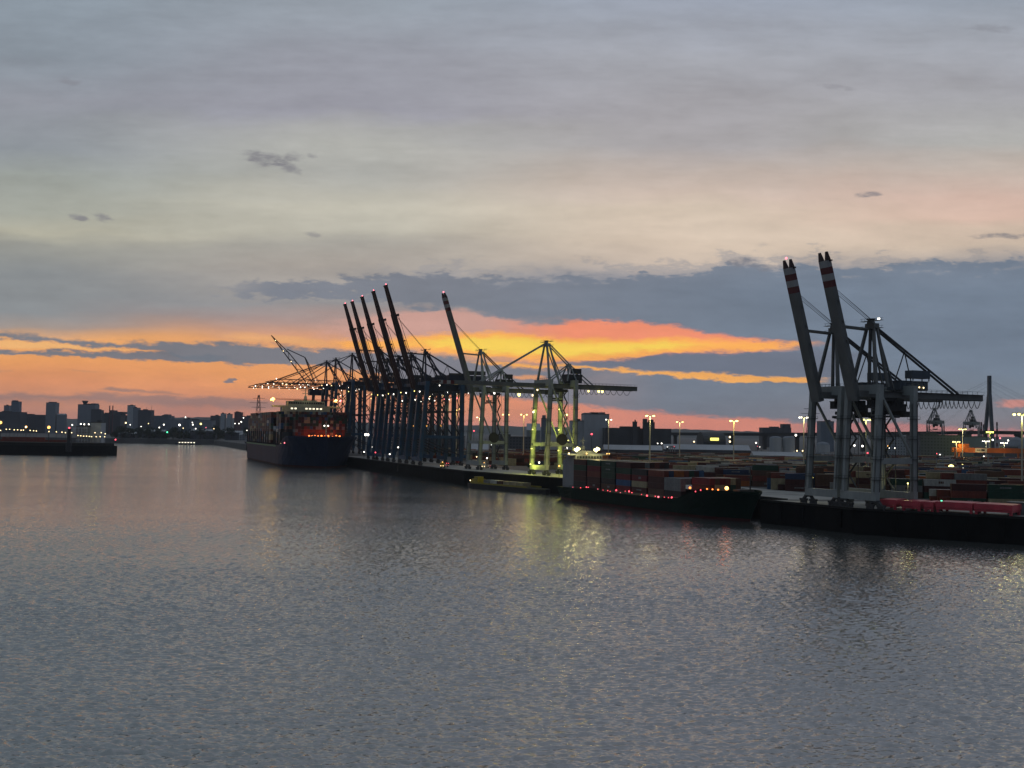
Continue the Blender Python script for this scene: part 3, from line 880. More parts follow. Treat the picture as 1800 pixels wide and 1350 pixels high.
# older crane beyond with its lattice jib half raised
t = thing('jib_crane', 'dark harbour crane with lattice jib raised at an angle behind the lowered booms', 'harbour crane', (*line(1150), QZ + .02), A1)
m = MB()
for x in (0, 14):
    for y in (-7, 7):
        m = MB(); m.bar((x, y, 0), (x*.7 + 2, y*.6, 60), 1.4, 1.4); m.build('leg', navy, t)
MB().box((7, 0, 63), (20, 11, 6)).build('machinery_house', navy, t)
m = MB()
p0, p1 = Vector((-2, 0, 68)), Vector((-44, 0, 122))
dr = (p1 - p0); nrm = Vector((dr.z, 0, -dr.x)).normalized()
for k in (-1, 1):
    m.bar(p0 + Vector((0, k*2.2, 0)), p1 + Vector((0, k*.9, 0)), .55)
    m.bar(p0 + nrm*6 + Vector((0, k*1.8, 0)), p0 + dr*.62 + nrm*4 + Vector((0, k*1.4, 0)), .45)
    m.bar(p0 + dr*.62 + nrm*4 + Vector((0, k*1.4, 0)), p1 + Vector((0, k*.9, 0)), .45)
    for i in range(10):
        a, b = i/11, (i + 1)/11
        na = 6 - 2*a/.62*1.0 if a < .62 else 4*(1 - (a - .62)/.38)
        nb = 6 - 2*b/.62*1.0 if b < .62 else 4*(1 - (b - .62)/.38)
        pa = p0 + dr*a + (nrm*na if i % 2 else nrm*0); pb = p0 + dr*b + (nrm*nb if not i % 2 else nrm*0)
        m.bar(pa + Vector((0, k*1.7, 0)), pb + Vector((0, k*1.6, 0)), .28)
m.build('jib', black, t)
m = MB()
for k in (-1, 1):
    m.bar((-1 - 26, k*1.4, 108), (-8, k*1.4, 100), .5)
    m.bar((-8, k*1.4, 100), (4, k*3, 70), .6)
    m.bar((12, k*3, 66), (-8, k*1.4, 100), .4)
m.build('stay', black, t)
for i in range(5):
    MB().ball((p0 + dr*(.1 + .2*i)) + Vector((0, -2.4, 0)), .4).build('floodlight', warm_glow, t)

GREY = dict(gauge=18.6, spacing=17.5, girder=50, gdepth=3.6, apex=77, leg=1.9, lean=2.2, body=grey, boommat=boom_shade_grey, girdermat=boom_shade_grey, back=46, boom=64, angle=71.5, boomkind='box', bwidth=4.6, bdepth=2.2, tie=17.5, frame=17.5, mastmat=grey, rearmast=64, house=(16, 10, 4.6), housemat=darkgrey, boxmat=darkgrey, trolley=10, drop=7, reel=20.5, apexx=4.0, rear=7, fan=.4, tipmat=maroon, cable=.14, backat=.33, beaconr=.5)
gG = 'grey quay cranes behind the feeder ship'
crane('quay_crane', 'grey quay crane with raised striped boom, left of the yellow lit crane', (-23.8, 695), R(27), dict(GREY, lights=[(30, -4, 48.5, yellow_glow, .9), (12, -4, 49, white_glow, .5), (40, -4, 48.5, warm_glow, .5), (2, 0, 8, warm_glow, .3)]), gG)
LITCRANE = crane('quay_crane', 'grey quay crane with lowered boom, its waterside leg lit yellow by floodlights', (16.3, 622), R(27), dict(GREY, angle=0, apex=77, stays=(.55,), staymat=grey, lights=[(4, -4, 49, yellow_glow, .55), (-4, -4, 48.5, warm_glow, .4), (21, -4, 48.8, warm_glow, .55), (37, -4, 48.8, yellow_glow, .6), (39.5, -4, 48.8, yellow_glow, .6), (30, -4, 48.8, yellow_glow, .45), (-1, 6, 36, white_glow, .4), (0, 0, 7, white_glow, .4)]), gG)
NEAR = dict(gauge=17.3, spacing=15.2, girder=38.4, gdepth=3.0, apex=65.5, leg=1.75, lean=2.0, body=grey, boommat=boom_shade_grey, girdermat=boom_shade_grey, back=38.5, boom=50, angle=74.3, boomkind='box', bwidth=4.4, bdepth=2.1, heavy=True, tie=16.5, mastmat=boom_shade_grey, house=(15.5, 13, 3.0), topbox=(22, 8.4), boxlift=1.6, trolley=11, drop=6.5, apexx=5.5, apexy=1.5, rear=6.5, fan=.38, backat=.74, cable=.13, loops=(32, 54.5, 10), nband=4, band=2.3, prong=3.0, stayat=.74, beaconr=.42)
gN = 'two grey quay cranes with raised booms in front'
crane('quay_crane', 'big grey quay crane in front, striped boom with red tip light, left of pair', (112.9, 392), R(25), dict(NEAR), gN)
crane('quay_crane', 'big grey quay crane in front, striped boom without tip light, right of pair', (120.8, 375), R(25), dict(NEAR, beacon=False, lights=[(8.6, 0, 66, white_glow, .4), (21, -3.6, 42.2, warm_glow, .25), (24, -3.6, 42.4, warm_glow, .2), (26, -3.6, 42.3, warm_glow, .2)]), gN)
# two more far off by the bridge
for px, Yd, lab in ((1642, 1340, 'far grey quay crane under the hanging cable loops, left of two by the bridge'), (1706, 1400, 'far grey quay crane right of two, near the bridge pylon')):
    p = at(px, 760, Yd)
    crane('quay_crane', lab, (p.x, p.y), R(60), dict(GREY, angle=0, boom=40, apex=62, girder=42, rearmast=0, reel=0, frame=0, back=18, leg=1.1, lights=[]), 'far quay cranes by the bridge')
# ---------------------------------------------------------------- ships and containers
def hull(L, B, deck, bow_h, fore=45, rake=9, aft=25, wlfine=80, dkfine=45, stern_wl=.75, boot=1.0, off=0.0):
    """rings from stern to bow; deck(x) gives the height of the deck edge"""
    rings = []
    xs = [0, .01, aft*.4, aft, L*.3, L*.5, L*.65] + [L - wlfine*f for f in (1, .8, .62, .48, .36, .26, .18, .11, .06, .025, .004)]
    for x in xs:
        def sh(d, fine, p):
            return B/2*min(1, max(0.0, 1 - max(0, 1 - d/fine)**p))
        d = L - x
        hd = sh(d, dkfine, 2.4)
        sw = stern_wl + (1 - stern_wl)*min(1, x/aft)
        hw = sh(d, wlfine, 1.9)*sw
        z1 = deck(x)
        rk = rake*max(0, 1 - d/fore)
        g = []
        for side in (1, -1):
            prof = [(hd, z1), (hw + (hd - hw)*.62, z1*.72), (hw + (hd - hw)*.25, z1*.38), (hw, boot), (hw*.92, -2.5)]
            if side < 0:
                prof = prof[::-1]
            for b, z in prof:
                k = 1 - max(0, z)/max(1, z1)
                g.append((x + off - rk*k, side*b, z))
        rings.append(g)
    return rings
def hull_mesh(rings):
    m = MB(); m.loft(rings)
    n, nr = 10, len(rings)
    for i in range(nr - 1):
        for k in (3, 4, 5):
            m.mi[i*n + k] = 1
    return m
boot_red = paint('boot_top_red', (.045, .008, .008), .6, .4, .1, spec=.1)
def ribbed(L, wd=2.44, ht=2.59, marks=0):
    """a container: corner posts, rails, corrugated sides and ends, door bars"""
    m = MB()
    m.box((0, 0, ht/2), (L - .1, wd - .12, ht - .06))
    for a in (-1, 1):
        for b in (-1, 1):
            m.box((a*(L/2 - .09), b*(wd/2 - .08), ht/2), (.18, .16, ht))
        m.box((0, a*(wd/2 - .06), ht - .08), (L - .37, .12, .14)); m.box((0, a*(wd/2 - .06), .09), (L - .37, .12, .16))
        m.box((a*(L/2 - .06), 0, ht - .08), (.12, wd - .33, .14)); m.box((a*(L/2 - .06), 0, .09), (.12, wd - .33, .16))
    n = int(L/.62)
    for i in range(n):
        x = -L/2 + .4 + i*(L - .8)/(n - 1)
        for b in (-1, 1):
            m.box((x, b*(wd/2 - .055), ht/2), (.28, .05, ht - .34))
    if marks:
        m.m = 1
        for b in (-1, 1):
            x = -L*.18 if marks == 1 else -L*.05
            for w_ in ((1.1, .5, .9, .4, 1.2) if marks == 1 else (.8, .8, .5)):
                m.box((x + w_/2, b*(wd/2 - .012), ht*.56), (w_ - .12, .05, .55 if marks == 1 else .9)); x += w_
        m.m = 0
    for y in (-.85, -.32, .32, .85):
        m.box((L/2 - .03, y, ht/2), (.05, .07, ht - .35))
        m.box((-L/2 + .03, y, ht/2), (.05, .22, ht - .35))
    return m
CC = {
 'rust red': (0.1299, 0.0268, 0.0167), 'dark maroon': (0.0461, 0.0114, 0.0114), 'brown': (0.0764, 0.0382, 0.0244), 'navy blue': (0.0138, 0.0305, 0.0764), 'mid blue': (0.0229, 0.0764, 0.1681),
 'dark green': (0.0083, 0.0410, 0.0254), 'teal': (0.0124, 0.0591, 0.0644), 'beige': (0.2750, 0.2368, 0.1451), 'grey': (0.1528, 0.1604, 0.1604), 'off white': (0.3514, 0.3590, 0.3437), 'orange': (0.2597, 0.0764, 0.0153), 'black': (0.0167, 0.0167, 0.0191), 'crimson': (0.1163, 0.0098, 0.0150)}
CMAT = {k: paint('container_' + k.replace(' ', '_'), v, .55, .35, .8) for k, v in CC.items()}
CDATA = {}
mkr = random.Random(3)
def container(col, L, loc, rz, label, group):
    mk = mkr.choice((1, 0, 2, 0)) if col in ('dark green', 'mid blue', 'teal', 'crimson', 'navy blue') else mkr.choice((0, 0, 0, 0, 0, 1, 2))
    if L < 7: mk = 0
    k = (col, L, mk)
    if k not in CDATA:
        CDATA[k] = ribbed(L, marks=mk).data('container', [CMAT[col], CMAT['grey'] if col not in ('off white', 'beige', 'grey') else CMAT['brown']])
    o = bpy.data.objects.new('shipping_container', CDATA[k])
    C.objects.link(o)
    o.location = loc; o.rotation_euler = (0, 0, rz)
    o['label'] = label; o['category'] = 'container'; o['group'] = group
    return o
W = ['rust red']*5 + ['dark maroon']*7 + ['brown']*5 + ['navy blue']*3 + ['mid blue']*2 + ['dark green']*3 + ['teal'] + ['beige']*3 + ['grey']*3 + ['off white'] + ['orange'] + ['black']*2
NTH = ['first', 'second', 'third', 'fourth', 'fifth', 'sixth', 'seventh', 'eighth', 'ninth', 'tenth', 'eleventh', 'twelfth', 'thirteenth', 'fourteenth', 'fifteenth', 'sixteenth', 'seventeenth', 'eighteenth']
ORD = lambda i: NTH[i] if i < 18 else str(i + 1) + 'th'
cg = random.Random(23)

# ---- the big ship, bow towards us
ang1 = math.atan2(-.934, .358)
Lb1, B1 = 396, 61
bow = Vector((-151.5, 899, 0))
d1 = Vector((math.cos(ang1), math.sin(ang1), 0))
st1 = bow - d1*Lb1
ship = thing('container_ship', 'huge navy blue container ship piled with containers, bow towards the river', 'container ship', (st1.x, st1.y, 0), ang1)
deck1 = lambda x: 18 if x < 330 else 18 + 7.5*min(1, (x - 330)/34)
navyhull = paint('navy_hull', (.014, .024, .055), .55, .3, .05, spec=.08)
CUT = 92
r1 = hull(Lb1 - CUT, B1, lambda x: deck1(x + CUT), 25, fore=60, rake=10, wlfine=70, dkfine=34, off=CUT, boot=1.6)
h1 = hull_mesh(r1).build('hull', [navyhull, boot_red], ship)
MB().box((212, -B1/2 - .02, 17.2), (200, .12, 1.4)).build('green_stripe', paint('green_stripe', (.015, .16, .07), .5, .2, .3), h1)
# bulwark, breakwater, foremast with the red work lights
m = MB()
pts = r1
for a, b in zip(pts[8:], pts[9:]):
    for i in (0, 9):
        p, q = Vector(a[i]), Vector(b[i])
        m.bar(p + Vector((0, 0, .5)), q + Vector((0, 0, .5)), .3, 1.3)
m.build('bulwark', navyhull, h1)
m = MB(); m.tube([(384, 0, 25), (384, 0, 39)], .55, 8, .3); m.box((384, 0, 35), (.5, 5, .4)); m.box((384, 0, 26), (3, 3, 2))
for y in (-9, 9):
    m.box((378, y, 26.3), (4, 3, 1.6)); m.tube([(382, y*.6, 25.5), (382, y*.6, 27.4)], .5)
fm = m.build('foremast', paint('mast_cream', (.4, .38, .3), .6, .2, .5), ship)
for y in (-1.6, 1.6):
    MB().ball((384.6, y, 35.6), .55).build('floodlight', white_glow, fm)
for y in (-12, -9.5, -7, -4, -1.5, 1.5, 4.5, 7.5, 11, 14):
    MB().ball((372.5 + rnd.uniform(-1, 1), y, 26.2 + rnd.uniform(0, .9)), .75).build('deck_light', glow('ember_lamp', (1, .2, .02), 4), ship)
lamp(ship, (367, 3, 27.4), (1, .14, .015), 5000, 1.0)
lamp(ship, (366, -13, 27.2), (1, .12, .015), 2000, 1.0)
lamp(ship, (366, 15, 27.2), (1, .14, .02), 2000, 1.0)
# lashing bridges and stacks: beyond counting, one mass
xs = []
x = 352.0
while x > 108:
    if not 268 < x < 300:
        xs.append(x)
    x -= 14.7
names = list(CC)
m = MB(); lb = MB()
for bi, x in enumerate(xs):
    nr = 23 if bi > 1 else (17, 21)[bi]
    lev = [9, 10, 11][min(2, bi)] if x > 125 else 9
    for r in range(nr):
        y = (r - (nr - 1)/2)*2.53
        n = lev - cg.choice((0, 0, 0, 0, 1, 1, 2)) if 0 < r < nr - 1 else lev - cg.choice((0, 0, 1))
        for t in range(n):
            outer = r == 0 or r == nr - 1 or t >= n - 2 or bi <= 2
            if not outer:
                continue
            c = cg.choice(W)
            if bi < 2 and t > 5 and cg.random() < .7: c = cg.choice(('dark green', 'black', 'dark green', 'grey', 'dark maroon'))
            if bi < 2 and t < 5 and cg.random() < .6: c = cg.choice(('rust red', 'dark maroon', 'rust red'))
            m.m = names.index(c)
            m.box((x, y, 19.3 + t*2.62 + 1.3), (12.2, 2.4, 2.54))
    lb.box((x - 7.35, 0, 24), (.9, B1 - 1, 12)); lb.box((x - 7.35, 0, 31), (.6, B1 - 1, .5))
m.build('stacked_containers', [CMAT[k] for k in names], None, (st1.x, st1.y, 0), ang1, kind='stuff', label='dark multicoloured containers stacked high across the deck of the huge ship', category='containers')
lb.build('lashing_bridge', darkgrey, ship)
# accommodation block with bridge wings
cream = paint('ship_cream', (.30, .32, .26), .55, .2, .3)
m = MB(); m.box((284, 0, 36), (13, 44, 36)); m.box((284, 0, 56), (12, 34, 4.5)); m.box((287, 0, 53.2), (5, 62, 1.5)); m.box((283, 0, 58.6), (8, 20, 1.0))
sp_ = m.build('superstructure', cream, ship)
for y in np.linspace(-15.5, 15.5, 16):
    MB().box((290.05, y, 56.4), (.12, 1.5, 1.6)).build('bridge_window', paint('dark_window_glass', (.02, .025, .03), .15, .1, 1), sp_)
for i, y in enumerate(np.linspace(-20, 20, 13)):
    if i in (2, 3, 6, 7, 8, 9, 10):
        MB().box((290.6, y, 51.3), (.12, 1.9, 1.3)).build('lit_window', glow('lit_window', (1, .86, .6), 1.6), sp_)
m = MB(); m.box((284, 0, 61.2), (3, 3, 4), taper=.6); m.tube([(284, 0, 62), (284, 0, 72)], .5, 8, .25); m.box((284, 0, 68), (.5, 9, .4)); m.box((284, 0, 70.3), (.4, 5, .3)); m.box((284, 0, 65.5), (1.2, 6, .5))
m.build('radar_mast', cream, ship)
m = MB(); m.box((284, 0, 59.7), (9, 60, .25)); m.box((289, 0, 60.4), (.12, 61, .12))
for y in np.linspace(-30, 30, 25):
    m.box((289, y, 59.7), (.12, .12, 1.4))
m.build('bridge_rail', paint('red_rail', (.25, .04, .03), .6, .2, .5), ship)
for y, r in ((-31, 2.0), (27, 1.6), (31.5, 1.2)):
    for dy, dz, q in ((0, 0, .55), (r*.7, .35, .42), (-r*.6, -.3, .46), (.2, r*.62, .36), (r*.3, -r*.6, .3)):  # extra glowing balls around each lamp imitate its glare
        MB().ball((290, y + dy, 59.2 + dz), r*q).build('floodlight', glow('bridge_wing_lamp_glare', (1, .5, .08), 4.5) if y < 28 else pink_glow, ship)
lamp(ship, (294, -33, 60.5), (1, .55, .12), 15000, 2.0)
lamp(ship, (293, 27, 60.5), (1, .6, .2), 6000, 1.5)
lamp(ship, (296, 0, 62), (1, .9, .5), 1200, 1.5)
for x, y, z, mt in ((356, -29.8, 20.5, pink_glow), (340, -30, 20, warm_glow)):
    MB().ball((x, y, z), .6).build('deck_light', mt, ship)

# ---- feeder ship along the quay
L2, B2 = 148, 21
s2 = Vector((32.4, 545.6, 0))
ang2 = math.atan2(-.907, .421)
f2 = thing('container_ship', 'dark green feeder container ship with red deck lights along the quay', 'container ship', (s2.x, s2.y, 0), ang2)
deck2 = lambda x: 6.2 if x < 108 else 6.2 + 4.6*min(1, (x - 108)/14)
ghull = paint('green_hull', (.002, .013, .009), .6, .4, .08, spec=.06)
r2 = hull(L2, B2, deck2, 10, fore=26, rake=6, wlfine=40, dkfine=22, aft=16)
h2 = hull_mesh(r2).build('hull', [ghull, boot_red], f2)
m = MB()
for a, b in zip(r2[6:], r2[7:]):
    for i in (0, 9):
        m.bar(Vector(a[i]) + Vector((0, 0, .35)), Vector(b[i]) + Vector((0, 0, .35)), .2, .9)
m.build('bulwark', ghull, h2)
m = MB()
for x in range(14, 108, 3):
    m.box((x, -B2/2 + .3, 6.8), (.12, .12, 1.2))
m.box((61, -B2/2 + .3, 7.4), (94, .1, .1))
m.build('deck_rail', darkgrey, f2)
white2 = paint('feeder_white', (.17, .185, .205), .55, .18, .4)
m = MB(); m.box((9, 0, 12.6), (12, 17, 14)); m.box((9.5, 0, 20.9), (10, 15, 2.6)); m.box((10.5, 0, 22.4), (7, 24, .7)); m.box((9, 0, 23.4), (6, 11, 1.4)); m.box((5, 0, 24), (3, 4, 5))
sp2 = m.build('superstructure', white2, f2)
for y in np.linspace(-6.4, 6.4, 9):
    MB().box((14.55, y, 21.1), (.12, 1.0, 1.1)).build('window', MATS['dark_window_glass'], sp2)
for y in (-6.5, -4.6, -1, .8, 4, 6):
    MB().box((15.05, y, 18.4), (.12, .9, .9)).build('window', MATS['dark_window_glass'], sp2)
m = MB(); m.tube([(8, 0, 24), (8, 0, 31)], .3, 6, .15); m.box((8, 0, 29), (.3, 4, .25)); m.build('radar_mast', white2, f2)
for y, r in ((-7.2, 1.35), (3.8, 1.35)):
    for dy, dz, q in ((0, 0, .6), (r*.8, .25, .46), (-r*.75, -.15, .48), (.2, r*.6, .3), (-.3, -r*.6, .34)):  # outer balls are no lamps, they shape the glare of each floodlight
        MB().ball((15.2, y + dy, 24.9 + dz), r*q).build('floodlight', glow('flood_glare', (1, .88, .34), 5), f2)
for y, r, mt in ((-11.3, .35, warm_glow), (11.3, .3, orange_glow), (-1.5, .35, orange_glow), (10, .3, orange_glow)):
    MB().ball((14.6, y, 22.9), r).build('deck_light', mt, f2)
lamp(f2, (17, -8.2, 25.2), (1, .84, .3), 7500, 1.2)
lamp(f2, (17, 3.0, 25.2), (1, .84, .3), 6500, 1.2)
m = MB(); m.tube([(142, 0, 10.8), (142, 0, 21)], .3, 6, .18); m.box((142, 0, 17), (.3, 2.5, .25)); m.box((138, 0, 11.4), (4, 7, 1.2)); m.build('foremast', darkgrey, f2)
# red deck lamps along the side
for x in (18, 26, 31, 33, 42, 47, 51, 53.5, 59, 63, 67, 70, 72.5, 80, 85, 91, 93.5, 98, 101.5, 104, 121, 124):
    z = 7.0 if x < 108 else 10.6
    mt = red_glow if x not in (42, 63, 93.5) else pink_glow
    MB().ball((x + rnd.uniform(-.6, .6), -B2/2 - .05, z + rnd.uniform(-.4, .6)), rnd.choice((.15, .2, .28, .36))).build('deck_light', mt, f2)
em = glow('ember_lamp', (1, .2, .02), 4)
for x, y, r in ((134.5, -5.5, .75), (116, -9.9, .45), (125, -8, .3), (128, -7.5, .3), (131, -7, .35)):
    MB().ball((x, y, 11.6 + (.8 if r > .7 else 0)), r).build('deck_light', em if r < .7 else glow('hot_orange_lamp', (1, .5, .12), 5), f2)
lamp(f2, (136, -6.5, 13.2), (1, .12, .03), 260, .6)
lamp(f2, (114, -10.6, 12), (1, .14, .03), 150, .5)
# its containers: bays from the stern to the bow
gF = 'containers on the green feeder ship'
ca2, sa2 = math.cos(ang2), math.sin(ang2)
def on2(x, y, z):
    return (s2.x + x*ca2 - y*sa2, s2.y + x*sa2 + y*ca2, z)
bays = [(23.5, 5), (37, 5), (50.5, 5), (64, 5), (77.5, 4), (91, 4), (103.5, 3), (120, 2)]
fav = [['black', 'dark maroon', 'dark maroon', 'dark green', 'dark maroon'], ['dark maroon', 'dark maroon', 'rust red', 'crimson', 'dark green'], ['brown', 'black', 'dark green', 'dark green', 'dark green'], ['crimson', 'mid blue', 'crimson', 'dark green', 'dark maroon'], ['dark maroon', 'beige', 'crimson', 'black'], ['brown', 'dark maroon', 'dark maroon', 'rust red'], ['black', 'grey', 'grey'], ['dark maroon', 'crimson']]
for bi, (x, n) in enumerate(bays):
    nxt = bays[bi + 1][1] if bi + 1 < len(bays) else -1
    base = 7.2 if bi < 7 else 10.6
    nr = 8 if bi < 7 else 6
    for r in range(nr):
        y = -((nr - 1)/2)*2.54 + r*2.54
        for t in range(n):
            if r > 0 and not (t >= n - 1 or t >= nxt):
                continue
            c = fav[bi][t] if r == 0 else (cg.choice(W) if cg.random() < .5 else fav[bi][t])
            lab = f'{c} container on feeder ship, {ORD(bi)} bay from stern, {ORD(t)} tier, {ORD(r)} row from river'
            container(c, 12.19, on2(x, y, base + t*2.62), ang2, lab, gF)
# ---- yellow work barge by the quay between the ships
p = Vector((-4, 612, 0)); q = Vector((24, 566, 0))
d = (q - p); Lg = 62
bg_ = thing('barge', 'low dark barge with yellow bulwark and small containers, moored behind the feeder', 'barge', (-22, 640, 0), math.atan2(-.82, .57))
m = MB()
m.loft([[(x, w*y, z) for y, z in ((-5, 2.6), (5, 2.6), (4.6, -1), (-4.6, -1))] for x, w in ((0, .8), (4, 1), (62, 1), (70, .75), (74, .3))])
m.build('hull', black, bg_)
yel = paint('barge_yellow', (.22, .18, .02), .5, .25, .5)
m = MB(); m.box((33, -5, 3.1), (56, .2, .9)); m.box((33, 5, 3.1), (56, .2, .9)); m.build('bulwark', yel, bg_)
m = MB(); m.box((6, 0, 3.9), (6, 6, 2.6)); m.box((6, 0, 5.8), (4, 4, 1.4)); m.build('wheelhouse', yel, bg_)
MB().ball((3, -4, 4.2), .3).build('deck_light', warm_glow, bg_)
bc, bs = math.cos(bg_.rotation_euler.z), math.sin(bg_.rotation_euler.z)
for i, (c, x) in enumerate((('grey', 20), ('off white', 27), ('dark maroon', 33.5), ('beige', 40), ('beige', 46.5), ('beige', 53))):
    for r in range(2):
        y = -2.6 + r*3
        container(c, 6.06, (bg_.location.x + x*bc - y*bs, bg_.location.y + x*bs + y*bc, 2.65), bg_.rotation_euler.z, f'short {c} container on the barge, {ORD(i)} from its wheelhouse, ' + ('river side' if r == 0 else 'quay side'), 'short containers on the barge')
lamp(bg_, (30, -1, 12), (1, .85, .3), 2000, .5)
# ---- small ferry at the far shore, moored workboat
def ferry(px, py, Yd, Lf, lab):
    p = at(px, py, Yd)
    t = thing('ferry', lab, 'ferry', (p.x, p.y, 0), R(4))
    MB().loft([[(x, w*y, z) for y, z in ((-4, 2.2), (4, 2.2), (3.4, -.8), (-3.4, -.8))] for x, w in ((-Lf/2, .8), (-Lf/2 + 3, 1), (Lf*.3, 1), (Lf/2, .1))]).build('hull', navyhull, t)
    m = MB(); m.box((-2, 0, 3.6), (Lf*.7, 6.6, 2.8)); m.box((2, 0, 6), (Lf*.35, 5, 2)); c = m.build('cabin', white2, t)
    for i in range(6):
        MB().box((-Lf*.32 + i*Lf*.12, -3.36, 4.0), (Lf*.05, .1, 1.2)).build('lit_window', glow('lit_window_strong', (1, .88, .62), 3), c)
    return t
ferry(330, 778, 1990, 44, 'small ferry with a row of lit windows at the far shore')
# ---------------------------------------------------------------- container yard on the right
gY = 'containers stacked in the yard behind the front cranes'
VX, VY = math.cos(R(11)), -math.sin(R(11))
rzY = math.atan2(VY, VX)
yg = random.Random(41)
W = W + ['beige']*4 + ['off white']*3 + ['grey'] + ['rust red']*3 + ['orange']
rows = []
Dk = 404.0
blocks = [(404, 5), (446, 5), (486, 5), (526, 4)]
colw = 12.7
used = 0
rowname = 0
mass = MB()
def mbox(c, x, y, z, L=12.19):
    mass.m = names.index(c)
    mass.box((x, y, z + 1.29), (L - .1, 2.42, 2.55), rzY)
for bi, (D0, nrow) in enumerate(blocks):
    for k in range(nrow):
        D = D0 + k*3.1
        x0 = edge_at(D) + 46 + yg.uniform(0, 5) + (16 if bi == 0 else 0)
        i = 0
        while True:
            cx = x0 + 6 + i*colw
            cy = D - (cx - x0)*math.tan(R(11))*.9
            if cx > cy*.50 + 6:
                break
            hgt = yg.choice((2, 3, 3, 3, 2, 4) if bi else (2, 3, 3, 2, 1))
            if k > 0 and yg.random() < .12: hgt = max(1, hgt - 1)
            base = yg.choice(W)
            for t in range(hgt):
                c = base if yg.random() < .35 else yg.choice(W)
                if (k == 0 or t == hgt - 1) and used < 205:
                    used += 1
                    row = sum(b[1] for b in blocks[:bi]) + k
                    tier = ('bottom tier', 'second tier', 'third tier', 'fourth tier')[t] if k == 0 else 'topmost'
                    lab = f'{c} container in {ORD(row)} yard row from quay, {ORD(i)} stack from left, {tier}'
                    container(c, 12.19, (cx, cy, QZ + .02 + t*2.6), rzY, lab, gY)
                else:
                    mbox(c, cx, cy, QZ + .02 + t*2.6)
            i += 1
# everything farther back, past counting
D = 560.0
while D < 1090:
    for k in range(4):
        Dr = D + k*3.2
        x = edge_at(Dr) + (52 if Dr < 660 else 62) + yg.uniform(0, 16)
        if Dr > 700: x = edge_at(Dr) + 75 + yg.uniform(0, 20)
        while x < Dr*.52:
            h_ = yg.choice((0, 1, 2, 2, 3, 3))
            base = yg.choice(W)
            for t in range(h_):
                if k and t < h_ - 1: continue
                mbox(base if yg.random() < .4 else yg.choice(W), x, Dr - (x - edge_at(Dr) - 60)*.06, QZ + .02 + t*2.6)
            x += 12.8 if yg.random() > .06 else 30
    D += 30 + yg.uniform(-4, 6)
mass.build('yard_containers', [CMAT[k] for k in names], None, kind='stuff', label='mixed rows of stacked containers far back in the yard', category='containers')

# ---- red hatch covers laid out at the quay edge
gH = 'red hatch covers on the quay edge'
redsteel = paint('red_hatch_steel', (.46, .05, .07), .45, .3, .25)
e0, e1 = Vector((125.6, 370.5, 0)), Vector((163.5, 339.3, 0))
dq = (e1 - e0).normalized(); nq = Vector((-dq.y, dq.x, 0))
rq = math.atan2(dq.y, dq.x)
for i, (a, b, z, lab) in enumerate(((0, 6.4, 1.5, 'red steel hatch cover on the quay, short one nearest the crane legs'), (8.4, 15.4, 1.4, 'red steel hatch cover on the quay, second from the crane legs'), (16.6, 20.2, 1.4, 'narrow red steel hatch cover in the middle of the row'), (21, 34, 1.7, 'long red steel hatch cover in the right half of the row'), (34.5, 47.5, 1.7, 'long red steel hatch cover at the right end of the row'))):
    a, b = a*.9, b*.9
    c = e0 + dq*((a + b)/2)
    nn = Vector((dq.y*-1, dq.x, 0))
    inland = nn if nn.y > 0 else -nn
    c = c + inland*6.5
    t = thing('hatch_cover', lab, 'hatch cover', (c.x, c.y, QZ + .02), rq, gH)
    m = MB(); m.box((0, 0, z + 1.0), (b - a, 11, 1.7)); m.box((0, 0, z + 1.9), (b - a - .5, 10.6, .1))
    m.build('panel', redsteel, t)
    m = MB()
    n = max(2, int((b - a)/2.2))
    for k in range(n):
        m.box((-(b - a)/2 + .5 + k*(b - a - 1)/(n - 1), 0, z - .2), (.3, 10.4, .75))
    for s in (-1, 1):
        m.box((0, s*5.2, z - .25), (b - a - .2, .25, .6))
    for sx in (-1, 1):
        for sy in (-1, 1):
            m.box((sx*((b - a)/2 - .6), sy*4.6, (z - .5)/2), (.8, .8, z - .5))
    m.build('stand', redsteel, t)
p = at(1655, 890, 362)
MB().ball((p.x, p.y, QZ + 3.6), .35).build('quay_lamp', green_glow, None, label='small green lamp glowing on the red hatch covers', category='lamp')
# low grey hut at the right end of the quay
t = thing('quay_hut', 'low grey hut on the quay at the right edge', 'hut', (169, 356.5, QZ + .02), rq)
m = MB(); m.box((0, 0, 1.9), (9, 6, 3.8)); m.box((0, 0, 3.9), (9.6, 6.6, .25)); m.build('wall', paint('hut_grey', (.14, .15, .15), .7, .25, .5), t)
MB().box((-1.5, -3.02, 1.2), (1.1, .1, 2.1)).build('door', darkgrey, t)

